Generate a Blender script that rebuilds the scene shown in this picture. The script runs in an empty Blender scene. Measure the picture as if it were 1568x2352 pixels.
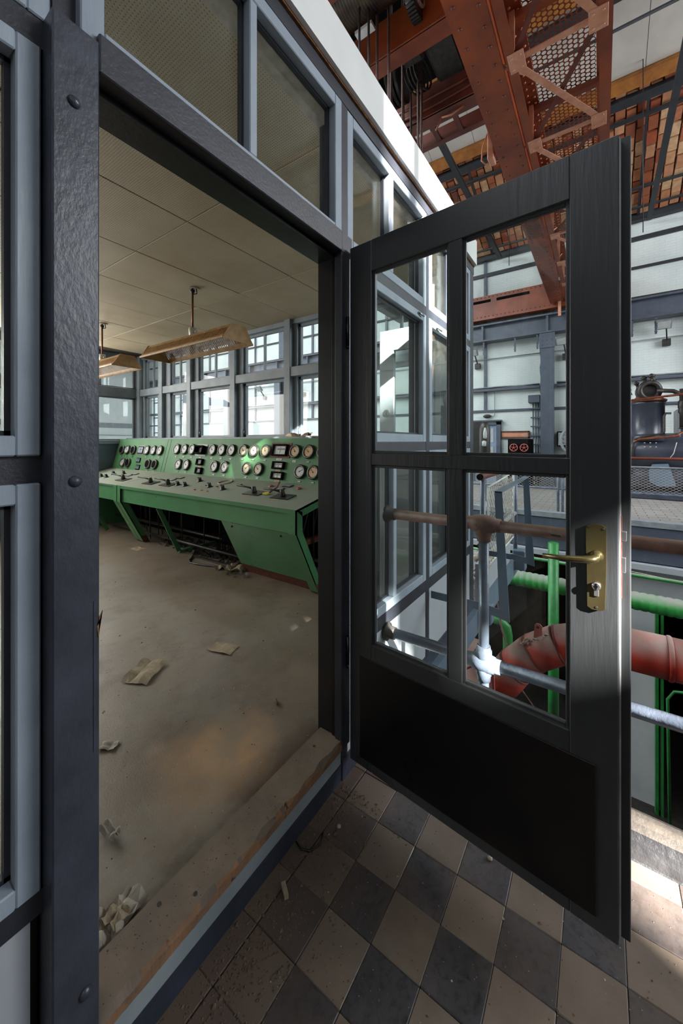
import bpy, bmesh, math, random
from mathutils import Vector, Matrix
random.seed(7)
PI = math.pi
SC = bpy.context.scene
COL = SC.collection

# ------------------------------------------------------------------ camera
# world axes: X runs along the control-room partition into the hall, Y points into the control room, Z is up
cam_d = bpy.data.cameras.new('camera')
cam = bpy.data.objects.new('camera', cam_d); COL.objects.link(cam)
FPX, VPX, CXP, HYP = 856.0, 1378.0, 784.0, 1014.0
FA = FPX / math.hypot(FPX, VPX - CXP); FB = (VPX - CXP) / math.hypot(FPX, VPX - CXP)
fwd = Vector((FA, FB, 0)); right = Vector((FB, -FA, 0)); up = Vector((0, 0, 1))
mw = Matrix((right, up, -fwd)).transposed().to_4x4(); mw.translation = (0, 0, 1.44)
cam.matrix_world = mw
cam_d.sensor_fit = 'VERTICAL'; cam_d.sensor_height = 36.0
cam_d.lens = FPX * 36.0 / 2352.0
cam_d.shift_y = -(HYP - 1176.0) / 2352.0 * -1.0
cam_d.shift_y = (HYP - 1176.0) / 2352.0
cam_d.clip_start = 0.02; cam_d.clip_end = 200
SC.camera = cam

# ------------------------------------------------------------------ light and exposure
SC.view_settings.view_transform = 'Standard'
SC.view_settings.look = 'None'
SC.view_settings.gamma = 1.0
SC.view_settings.exposure = 0.5
SC.view_settings.use_curve_mapping = False
world = bpy.data.worlds.new('sky'); SC.world = world; world.use_nodes = True
wb = world.node_tree.nodes['Background']
wb.inputs[0].default_value = (0.80, 0.90, 1.0, 1); wb.inputs[1].default_value = 1.6

def light(name, kind, loc, target, energy, color=(1, 1, 1), size=1, size_y=None, angle=None):
    d = bpy.data.lights.new(name, kind); d.energy = energy; d.color = color
    if kind == 'AREA':
        d.shape = 'RECTANGLE'; d.size = size; d.size_y = size_y or size
    if angle: d.angle = angle
    o = bpy.data.objects.new(name, d); COL.objects.link(o); o.location = loc
    dv = (Vector(target) - Vector(loc)).normalized()
    o.rotation_euler = dv.to_track_quat('-Z', 'Y').to_euler()
    return o
SUN = Vector((0.35, 0.80, -0.50))
light('sun', 'SUN', (-4, -12, 9), Vector((-4, -12, 9)) + SUN, 52, (1.0, 0.95, 0.88), angle=math.radians(0.9))
light('roof_light_daylight', 'AREA', (7.6, 12.5, 9.9), (8.0, 12.0, 0), 4600, (0.90, 0.95, 1.0), 27, 4.0)  # added area lamp under the closed roof, which has no roof light
light('gable_window_daylight', 'AREA', (7.6, -8.6, 5.0), (6.0, 2, 1.5), 1150, (0.92, 0.96, 1.0), 7.5, 4.5)  # added fill lamp before a blank stretch of gable, brightens the fascia
light('rear_window_daylight', 'AREA', (-5.6, -3.0, 4.6), (1.5, 1.6, 0.4), 40, (0.94, 0.96, 1.0), 4.0, 2.2)  # added lamp behind the viewpoint; the wall there has no window
light('cabin_rear_window_daylight', 'AREA', (-1.38, 4.95, 2.12), (2.5, 4.2, 2.2), 8, (1.0, 0.95, 0.88), 2.9, 1.2)  # added lamp at the unseen rear wall, lifts the cabin interior
light('cabin_end_window_daylight', 'AREA', (.75, 6.42, 2.10), (.9, 2.0, 1.7), 120, (1.0, 0.97, 0.90), 3.5, 1.3)  # added lamp just inside the end windows, brightens floor, ceiling and desk
light('end_window_daylight', 'AREA', (6.0, 25.5, 4.5), (5, 10, 2.0), 1500, (0.92, 0.96, 1.0), 9.0, 5.0)  # added lamp in front of the windowless end wall of the hall

# ------------------------------------------------------------------ materials
def lin(h):
    if isinstance(h, str):
        c = [int(h[i:i + 2], 16) / 255 for i in (0, 2, 4)]
    else: c = h
    return tuple((x / 12.92 if x <= 0.04045 else ((x + 0.055) / 1.055) ** 2.4) for x in c) + (1,)
class NT:
    def __init__(s, name):
        s.m = bpy.data.materials.new(name); s.m.use_nodes = True
        s.t = s.m.node_tree; s.n = s.t.nodes; s.l = s.t.links
        s.b = s.n['Principled BSDF']; s.out = s.n['Material Output']
        g = s.n.new('ShaderNodeNewGeometry'); s.pos = g.outputs['Position']
    def new(s, t, **k):
        n = s.n.new(t)
        for a, v in k.items(): setattr(n, a, v)
        return n
    def link(s, a, b): s.l.new(a, b)
    def mapping(s, scale=(1, 1, 1), rot=(0, 0, 0), loc=(0, 0, 0)):
        m = s.new('ShaderNodeMapping'); m.inputs['Scale'].default_value = scale
        m.inputs['Rotation'].default_value = rot; m.inputs['Location'].default_value = loc
        s.link(s.pos, m.inputs[0]); return m.outputs[0]
    def noise(s, scale, detail=4, rough=0.55, vec=None, dist=0.0):
        n = s.new('ShaderNodeTexNoise'); n.inputs['Scale'].default_value = scale
        n.inputs['Detail'].default_value = detail; n.inputs['Roughness'].default_value = rough
        n.inputs['Distortion'].default_value = dist
        s.link(vec or s.pos, n.inputs['Vector']); return n.outputs['Fac']
    def ramp(s, fac, stops):
        r = s.new('ShaderNodeValToRGB'); e = r.color_ramp.elements
        while len(e) < len(stops): e.new(0.5)
        for i, (p, c) in enumerate(stops):
            e[i].position = p; e[i].color = c if len(c) == 4 else tuple(c) + (1,)
        s.link(fac, r.inputs[0]); return r.outputs[0]
    def mix(s, fac, a, b, blend='MIX'):
        m = s.new('ShaderNodeMix', data_type='RGBA', blend_type=blend)
        for sock, v in ((m.inputs[0], fac), (m.inputs[6], a), (m.inputs[7], b)):
            if hasattr(v, 'is_linked') or hasattr(v, 'node'): s.link(v, sock)
            else: sock.default_value = v
        return m.outputs[2]
    def math(s, op, a, b=0.0):
        m = s.new('ShaderNodeMath', operation=op)
        for sock, v in ((m.inputs[0], a), (m.inputs[1], b)):
            if hasattr(v, 'node'): s.link(v, sock)
            else: sock.default_value = v
        return m.outputs[0]
    def bump(s, h, strength=0.3, dist=0.01, prev=None):
        b = s.new('ShaderNodeBump'); b.inputs['Strength'].default_value = strength
        b.inputs['Distance'].default_value = dist; s.link(h, b.inputs['Height'])
        if prev is not None: s.link(prev, b.inputs['Normal'])
        return b.outputs[0]
    def done(s, col=None, rough=0.5, normal=None, metal=0.0, spec=None):
        if col is not None:
            if hasattr(col, 'node'): s.link(col, s.b.inputs['Base Color'])
            else: s.b.inputs['Base Color'].default_value = col
        if hasattr(rough, 'node'): s.link(rough, s.b.inputs['Roughness'])
        else: s.b.inputs['Roughness'].default_value = rough
        if normal is not None: s.link(normal, s.b.inputs['Normal'])
        if hasattr(metal, 'node'): s.link(metal, s.b.inputs['Metallic'])
        else: s.b.inputs['Metallic'].default_value = metal
        if spec is not None: s.b.inputs['Specular IOR Level'].default_value = spec
        return s.m
BW = ((0, 0, 0, 1), (1, 1, 1, 1))

def paint(name, c, c2=None, rough=0.45, scale=6, bump=0.25, bscale=40, grain=None, chip=None, chip_amt=0.68, dust=None, metal=0.0, spec=None):
    """painted surface: two close tones, fine relief, optional wood grain, chips and settled dust on upward faces"""
    t = NT(name); c = lin(c); c2 = lin(c2) if c2 else tuple(x * 0.8 for x in c[:3]) + (1,)
    f = t.ramp(t.noise(scale, 5), [(0.35, BW[0]), (0.65, BW[1])])
    col = t.mix(f, c, c2)
    gv = t.mapping(grain) if grain else None
    hb = t.noise(bscale, 4, 0.6, gv)
    if grain:
        g = t.ramp(t.noise(bscale * 0.6, 3, 0.7, gv), [(0.60, BW[0]), (0.78, BW[1])])
        col = t.mix(t.math('MULTIPLY', g, 0.35), col, tuple(x * 0.55 for x in c[:3]) + (1,))
    if chip:
        k = t.ramp(t.noise(26, 6, 0.7), [(chip_amt, BW[0]), (chip_amt + 0.02, BW[1])])
        col = t.mix(k, col, lin(chip))
    if dust:
        g = t.new('ShaderNodeNewGeometry'); sp = t.new('ShaderNodeSeparateXYZ'); t.link(g.outputs['Normal'], sp.inputs[0])
        u = t.ramp(sp.outputs['Z'], [(dust[1], BW[0]), (dust[2], BW[1])])
        u = t.math('MULTIPLY', u, t.ramp(t.noise(9, 5), [(0.25, (0.55,) * 3), (0.6, (1,) * 3)]))
        col = t.mix(u, col, lin(dust[0])); r = t.math('ADD', rough, t.math('MULTIPLY', u, 0.4))
    else:
        r = t.math('ADD', rough - 0.07, t.math('MULTIPLY', t.noise(scale * 2, 3), 0.14))
    return t.done(col, r, t.bump(hb, bump, 0.004), metal, spec)

M = {}
M['frame'] = paint('grey_blue_window_paint', '96a1ac', '87929e', 0.42, 5, 0.35, 30, (1, 1, 0.12), chip='4a4c50', chip_amt=0.74)
M['frame_in'] = paint('grey_interior_window_paint', '7a848c', '6c767e', 0.5, 5, 0.25, 30)
M['dark'] = paint('dark_blue_black_paint', '2d3039', '24262e', 0.42, 7, 0.22, 110, chip='8a6a50', chip_amt=0.76)
M['post'] = paint('worn_dark_post_paint', '31343d', '3e424d', 0.36, 9, 0.30, 90, (1, 1, 0.6), chip='b38a66', chip_amt=0.765)
M['door'] = paint('charcoal_door_paint', '282b2e', '222528', 0.42, 4, 0.4, 60, (1, 1, 0.1), chip='7d6a58', chip_amt=0.775)
M['doorlip'] = paint('worn_grey_door_edge_paint', '8f9090', '6e7072', 0.4, 8, 0.3, 40, (1, 1, 0.1), chip='a0764e', chip_amt=0.7)
M['kick'] = paint('black_gloss_kick_panel', '0b0b0d', '060607', 0.30, 4, 0.2, 30, chip='5a5652', chip_amt=0.775)
M['fascia'] = paint('white_fascia_board', 'e6e7e4', 'dddedb', 0.4, 3, 0.1, 60, chip='55504a', chip_amt=0.785)
M['band'] = paint('grey_sill_band_paint', '8d979b', '7d878c', 0.5, 6, 0.2, 40, chip='6c5c4c', chip_amt=0.77, dust=('6a5d50', 0.6, 0.95))
M['navy'] = paint('navy_base_paint', '343a48', '2a2f3b', 0.45, 8, 0.4, 50, chip='8c8578', chip_amt=0.75)
M['dado'] = paint('pale_grey_dado_board', 'a5a9ae', '979ca2', 0.5, 2, 0.15, 30)
M['white'] = paint('white_plaster', 'bfc2c4', 'aeb2b6', 0.7, 2, 0.4, 20, chip='8a8580', chip_amt=0.74)
M['column'] = paint('slate_blue_steel_paint', '4d5461', '434a56', 0.45, 5, 0.3, 30, chip='2c2f38', chip_amt=0.72)
M['beamblk'] = paint('black_roof_steel', '26292e', '1e2125', 0.5, 5, 0.2, 30)
M['orange'] = paint('orange_crane_paint', '8e4017', '6f2f14', 0.42, 2.2, 0.25, 25, chip='8a6456', chip_amt=0.70)
M['orangelt'] = paint('faded_pink_orange_paint', 'd09478', 'bb7a5a', 0.5, 6, 0.3, 30, chip='8a4a30', chip_amt=0.66)
M['redor'] = paint('rust_red_crane_paint', '70321f', '542315', 0.5, 3, 0.3, 25, chip='3c2019', chip_amt=0.66)
M['green'] = paint('green_console_enamel', '4b7c54', '42714b', 0.30, 3, 0.12, 30, chip='6a3a2a', chip_amt=0.765)
M['greenp'] = paint('green_gauge_panel_enamel', '48784f', '3f6c47', 0.55, 3, 0.10, 30, chip='6a3a2a', chip_amt=0.775, spec=0.25)
M['greentop'] = paint('dusty_green_console_top', '61796a', '556d5c', 0.5, 5, 0.15, 40, chip='5a4438', chip_amt=0.74, dust=('7c8375', 0.6, 0.98))
M['rusted'] = paint('rust_and_red_primer', '6a3a2c', '4a241b', 0.7, 20, 0.5, 60)
M['bezel'] = paint('black_bezel', '39342f', '2a2724', 0.4, 20, 0.2, 60, chip='6b5a46', chip_amt=0.62)
M['blackh'] = paint('black_void_paint', '070707', '040404', 0.8, 5, 0.1, 30, spec=0.05)  # black for real parts, also painted-in shade in voids and under the console
M['rustpipe'] = paint('rusty_brown_pipe', '7a564a', '5a3d34', 0.6, 14, 0.5, 60, chip='3c2a25', chip_amt=0.62, dust=('8d7468', 0.5, 0.95))
M['greypipe'] = paint('slate_painted_pipe', '667080', '4a5260', 0.38, 8, 0.4, 40, chip='2f333b', chip_amt=0.66)
M['cond'] = paint('grey_conduit', '868c90', '73787c', 0.5, 8, 0.3, 40)
M['redduct'] = paint('red_duct_paint', 'c2402f', 'a83325', 0.42, 5, 0.3, 20, chip='5c3028', chip_amt=0.72, dust=('a08a80', -0.15, 0.65))
M['greenpipe'] = paint('green_pipe_lagging', '2f9440', '257a34', 0.45, 5, 0.3, 30, dust=('868a80', 0.1, 0.8))
M['greensteel'] = paint('green_steel', '227a33', '1b612a', 0.45, 5, 0.3, 30)
M['wood'] = paint('dusty_threshold_wood', '6c5f52', '5c5044', 0.75, 9, 0.5, 50, (1, 0.3, 1), chip='4a3c30', chip_amt=0.66)
M['woodraw'] = paint('split_raw_wood', '8a6648', '6e5440', 0.8, 16, 0.9, 60, (0.15, 1, 1), chip='3a2f28', chip_amt=0.62)
M['osb'] = paint('chipboard_edge', '8a5a34', '5d3c22', 0.9, 60, 0.8, 90)
M['timber'] = paint('orange_stained_timber', '9c6426', '7e4a1a', 0.55, 4, 0.3, 40, (1, 0.1, 1))
M['jambblack'] = paint('black_rebate_paint', '1a1b1f', '131417', 0.35, 8, 0.2, 60, chip='5a4a3c', chip_amt=0.78)  # frame paint with shade put into the colour for jamb and soffit
M['brass'] = paint('dull_brass', '736a48', '5e5539', 0.32, 12, 0.05, 60, metal=0.85)
M['steel'] = paint('bright_steel', 'b9bcc0', '9a9da2', 0.25, 12, 0.05, 60, metal=0.9)
M['iron'] = paint('oily_dark_iron', '3a3835', '2b2927', 0.45, 14, 0.4, 50, metal=0.4, chip='6b4a38', chip_amt=0.62)
M['machine'] = paint('blue_black_machine_enamel', '3a3f4b', '30343f', 0.3, 3, 0.15, 20, chip='20232b', chip_amt=0.75)
M['paper'] = paint('yellowed_paper', '9c8d76', '85775f', 0.85, 20, 0.3, 60)
M['paperw'] = paint('crumpled_white_paper', 'a8a297', '8c857a', 0.85, 20, 0.3, 60)
M['grit'] = paint('brown_grit', '6e5a49', '4d3e33', 0.95, 90, 0.2, 90)
M['dirt'] = paint('dry_dirt', '5c4c3e', '43372d', 0.95, 40, 0.6, 90)
M['lampcase'] = paint('yellowed_lamp_enamel', 'a98047', '8d6634', 0.5, 16, 0.2, 50, chip='6a4a2a', chip_amt=0.63)
M['lampwhite'] = paint('cream_lamp_cup', 'd8d2c0', 'c4bda8', 0.4, 16, 0.1, 50)
M['copper'] = paint('brown_copper_tube', '8a5238', '5f3524', 0.45, 14, 0.2, 50, metal=0.5)
M['face'] = paint('cream_gauge_face', 'b3a987', 'a89c78', 0.5, 10, 0.0, 20)
M['facew'] = paint('white_gauge_face', 'a9adab', '9ca09e', 0.5, 10, 0.0, 20)
M['faceb'] = paint('amber_gauge_face', 'b28f5a', 'a4804a', 0.5, 10, 0.0, 20)
M['ink'] = paint('black_ink', '141414', '101010', 0.5, 10, 0.0, 20)
M['labelw'] = paint('white_label', 'cfd0c9', 'bfc0b9', 0.6, 10, 0.0, 20)
M['labelo'] = paint('tan_label', 'c39a63', 'b48a55', 0.6, 10, 0.0, 20)
M['redbtn'] = paint('faded_red_button', 'a04a44', '8a3c38', 0.4, 10, 0.1, 20)
M['redwheel'] = paint('salmon_red_valve_paint', 'c4655a', 'b0554b', 0.5, 10, 0.1, 20)
M['yellow'] = paint('yellow_tag', 'c8b83a', 'b0a030', 0.5, 10, 0.1, 20)
M['roofpanel'] = paint('off_white_roof_board', 'b2aca4', 'a39d95', 0.8, 1.2, 0.2, 20)
M['wire'] = paint('galvanised_wire', 'b8b2a8', 'a09a90', 0.5, 30, 0.1, 60)
M['rope'] = paint('steel_rope', '6f5a52', '4f413c', 0.6, 60, 0.8, 160, (1, 1, 3), metal=0.2)
M['ropedark'] = paint('dark_steel_rope', '4c4a4a', '383636', 0.5, 60, 0.5, 160, metal=0.3)
M['drum'] = paint('tarnished_rope_drum', '6a5a48', '2e2824', 0.45, 3, 0.4, 40, (0.5, 3, 0.5), metal=0.5)
M['bluepanel'] = paint('pale_blue_door_panel', '8492a6', '7886a0', 0.45, 3, 0.1, 20)
M['bracketp'] = paint('blue_grey_sheet_steel', '5f7080', '566878', 0.4, 3, 0.15, 20)
M['canvas'] = paint('brown_leather_strap', '8e6a5a', '74564a', 0.7, 10, 0.3, 30)
M['rubble'] = paint('pale_rubble', 'b5a898', '8c8074', 0.9, 30, 0.6, 60)
M['black_edge'] = paint('black_tarred_curb', '3a3a3c', '2c2c2e', 0.35, 10, 1.2, 30, dust=('6f675e', 0.75, 1.0))

def mat_brickwall():
    t = NT('white_painted_brick'); sep = t.new('ShaderNodeSeparateXYZ'); t.link(t.pos, sep.inputs[0])
    cmb = t.new('ShaderNodeCombineXYZ'); t.link(t.math('ADD', sep.outputs[0], sep.outputs[1]), cmb.inputs[0]); t.link(sep.outputs[2], cmb.inputs[1])
    b = t.new('ShaderNodeTexBrick'); t.link(cmb.outputs[0], b.inputs['Vector'])
    b.inputs['Scale'].default_value = 1; b.inputs['Brick Width'].default_value = 0.24; b.inputs['Row Height'].default_value = 0.075
    b.inputs['Mortar Size'].default_value = 0.006; b.inputs['Mortar Smooth'].default_value = 0.6
    c = t.mix(t.ramp(t.noise(0.8, 5), [(0.35, BW[0]), (0.65, BW[1])]), lin('cdd3d0'), lin('bfc7c5'))
    c = t.mix(t.ramp(t.noise(1.3, 6, 0.7, t.mapping((2, 2, 0.35))), [(0.62, BW[0]), (0.8, (0.5,) * 3)]), c, lin('8f948f'))
    c = t.mix(t.math('MULTIPLY', b.outputs['Fac'], 0.25), c, lin('a5aaa8'))
    h = t.math('SUBTRACT', 1.0, b.outputs['Fac'])
    return t.done(c, 0.6, t.bump(h, 0.5, 0.006, t.bump(t.noise(18, 4), 0.3, 0.01)))
M['brickwall'] = mat_brickwall()

def mat_potbrick():
    t = NT('fired_clay_pot_brick'); oi = t.new('ShaderNodeObjectInfo')
    r = t.ramp(oi.outputs['Random'], [(0.0, lin('8a4022')), (0.25, lin('ab6a44')), (0.5, lin('b98560')), (0.72, lin('c9a47c')), (0.88, lin('a04c28')), (1.0, lin('5d3a26'))])
    n = t.ramp(t.noise(7, 6, 0.7), [(0.38, BW[0]), (0.7, BW[1])])
    c = t.mix(t.math('MULTIPLY', n, 0.45), r, lin('5a3020'))
    return t.done(c, 0.75, t.bump(t.noise(60, 4), 0.4, 0.01))
M['pot'] = mat_potbrick()
M['mortar'] = paint('dark_mortar', '5a463a', '3f3028', 0.9, 12, 0.4, 40)

def mat_tile(name, c, c2, spots, amt):
    t = NT(name); oi = t.new('ShaderNodeObjectInfo')
    col = t.mix(t.ramp(t.noise(9, 5), [(0.3, BW[0]), (0.7, BW[1])]), lin(c), lin(c2))
    col = t.mix(t.ramp(t.noise(45, 5, 0.65, None, 0.4), [(amt, BW[0]), (amt + 0.22, (0.8,) * 3)]), col, lin(spots))
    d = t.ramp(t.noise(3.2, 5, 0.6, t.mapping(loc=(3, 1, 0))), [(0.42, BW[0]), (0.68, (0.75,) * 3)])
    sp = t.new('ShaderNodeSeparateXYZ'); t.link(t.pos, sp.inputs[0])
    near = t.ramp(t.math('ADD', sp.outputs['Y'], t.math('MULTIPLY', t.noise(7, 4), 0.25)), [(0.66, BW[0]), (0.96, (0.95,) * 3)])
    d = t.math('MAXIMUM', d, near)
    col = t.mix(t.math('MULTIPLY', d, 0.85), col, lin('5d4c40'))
    v = t.math('ADD', 0.88, t.math('MULTIPLY', oi.outputs['Random'], 0.2))
    cc = t.new('ShaderNodeCombineColor'); [t.link(v, cc.inputs[i]) for i in range(3)]
    col = t.mix(1.0, col, cc.outputs[0], 'MULTIPLY')
    return t.done(col, t.math('ADD', 0.42, t.math('MULTIPLY', d, 0.4)), t.bump(t.noise(120, 4), 0.25, 0.002, t.bump(t.noise(20, 3), 0.15, 0.004)))
M['tile_l'] = mat_tile('buff_cement_tile', '796d61', '6c6156', '52483f', 0.64)
M['tile_d'] = mat_tile('black_cement_tile', '3a3a3c', '48474a', '1c1c1f', 0.48)

def mat_intfloor():
    t = NT('worn_brown_linoleum')
    n1 = t.ramp(t.noise(1.1, 6, 0.62, None, 0.6), [(0.32, BW[0]), (0.66, BW[1])])
    c = t.mix(n1, lin('665b4e'), lin('84786b'))
    n2 = t.ramp(t.noise(4.5, 6, 0.7), [(0.5, BW[0]), (0.75, (0.7,) * 3)])
    c = t.mix(n2, c, lin('5c4e40'))
    # warm pale patch near the threshold and a darker band along it
    sp = t.new('ShaderNodeSeparateXYZ'); t.link(t.pos, sp.inputs[0])
    dv = t.new('ShaderNodeVectorMath', operation='DISTANCE'); t.link(t.pos, dv.inputs[0]); dv.inputs[1].default_value = (0.97, 1.27, 0.14)
    k = t.ramp(t.math('ADD', dv.outputs['Value'], t.math('MULTIPLY', t.noise(6, 5), 0.35)), [(0.24, (0.6,) * 3), (0.48, BW[0])])
    c = t.mix(k, c, lin('c49c74'))
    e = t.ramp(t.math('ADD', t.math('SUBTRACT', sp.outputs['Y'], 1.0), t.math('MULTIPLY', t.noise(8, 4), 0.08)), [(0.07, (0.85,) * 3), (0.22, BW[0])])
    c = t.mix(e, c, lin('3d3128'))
    # grey worn strip towards the console on the left
    g = t.ramp(t.noise(1.7, 7, 0.75, t.mapping(loc=(5, 2, 0))), [(0.50, BW[0]), (0.62, (0.55,) * 3)])
    c = t.mix(g, c, lin('7e7a70'))
    return t.done(c, t.math('ADD', 0.36, t.math('MULTIPLY', n2, 0.35)), t.bump(t.noise(150, 4), 0.35, 0.002, t.bump(t.noise(9, 5), 0.15, 0.01)))
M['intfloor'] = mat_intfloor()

def mat_ceiling():
    t = NT('perforated_ceiling_board'); sep = t.new('ShaderNodeSeparateXYZ'); t.link(t.pos, sep.inputs[0])
    def saw(s):
        f = t.math('FRACT', t.math('MULTIPLY', s, 85.0)); return t.math('ABSOLUTE', t.math('SUBTRACT', f, 0.5))
    d = t.math('SQRT', t.math('ADD', t.math('POWER', saw(sep.outputs[0]), 2.0), t.math('POWER', saw(sep.outputs[1]), 2.0)))
    hole = t.ramp(d, [(0.20, (1,) * 3), (0.26, (0,) * 3)])
    oi = t.new('ShaderNodeObjectInfo')
    c = t.mix(t.ramp(t.noise(1.4, 5, 0.6), [(0.35, BW[0]), (0.7, BW[1])]), lin('b8aa8e'), lin('a29070'))
    c = t.mix(t.math('MULTIPLY', oi.outputs['Random'], 0.25), c, lin('8e8270'))
    c = t.mix(t.math('MULTIPLY', hole, 0.75), c, lin('302820'))
    return t.done(c, 0.6, t.bump(t.math('SUBTRACT', 1.0, hole), 0.4, 0.003))
M['ceil'] = mat_ceiling()
M['ceilback'] = paint('brown_ceiling_gap', '3c3126', '2c231b', 0.9, 5, 0.1, 20)

def mat_pavers():
    t = NT('grey_platform_pavers'); b = t.new('ShaderNodeTexBrick'); t.link(t.mapping((1, 1, 1), (0, 0, PI / 2)), b.inputs['Vector'])
    b.inputs['Scale'].default_value = 1; b.inputs['Brick Width'].default_value = 0.3; b.inputs['Row Height'].default_value = 0.15
    b.inputs['Mortar Size'].default_value = 0.008
    b.inputs['Color1'].default_value = lin('93918d'); b.inputs['Color2'].default_value = lin('84827e'); b.inputs['Mortar'].default_value = lin('5a5854')
    c = t.mix(t.ramp(t.noise(1.5, 5), [(0.5, BW[0]), (0.7, (0.6,) * 3)]), b.outputs['Color'], lin('8c7468'))
    return t.done(c, 0.7, t.bump(b.outputs['Fac'], 0.6, 0.01))
M['pavers'] = mat_pavers()

def mat_glass(name, dust=0.05, tint=(0.93, 0.96, 0.95)):
    t = NT(name); n = t.n
    tr = n.new('ShaderNodeBsdfTransparent'); tr.inputs[0].default_value = tint + (1,)
    gl = n.new('ShaderNodeBsdfGlossy'); gl.inputs['Roughness'].default_value = 0.02
    df = n.new('ShaderNodeBsdfDiffuse'); df.inputs[0].default_value = lin('9a9890')
    lw = n.new('ShaderNodeLayerWeight'); lw.inputs[0].default_value = 0.5
    fr = t.math('ADD', 0.025, t.math('MULTIPLY', t.math('POWER', lw.outputs['Facing'], 5.0), 0.9))
    m1 = n.new('ShaderNodeMixShader'); t.link(fr, m1.inputs[0]); t.link(tr.outputs[0], m1.inputs[1]); t.link(gl.outputs[0], m1.inputs[2])
    dn = t.math('MULTIPLY', t.ramp(t.noise(14, 6, 0.7), [(0.35, (0.25,) * 3), (0.75, (1,) * 3)]), dust)
    m2 = n.new('ShaderNodeMixShader'); t.link(dn, m2.inputs[0]); t.link(m1.outputs[0], m2.inputs[1]); t.link(df.outputs[0], m2.inputs[2])
    t.link(m2.outputs[0], t.out.inputs[0]); n.remove(t.b); return t.m
M['glass'] = mat_glass('dusty_window_glass', 0.05)
M['doorglass'] = mat_glass('clear_door_glass', 0.008)
M['glassfar'] = mat_glass('interior_window_glass', 0.03)
M['glassgauge'] = mat_glass('gauge_glass', 0.12)
M['shard'] = mat_glass('broken_clear_glass', 0.35, (0.85, 0.9, 0.9))

M['door'].node_tree.nodes['Principled BSDF'].inputs['Sheen Weight'].default_value = 0.35
M['door'].node_tree.nodes['Principled BSDF'].inputs['Sheen Roughness'].default_value = 0.4
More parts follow.
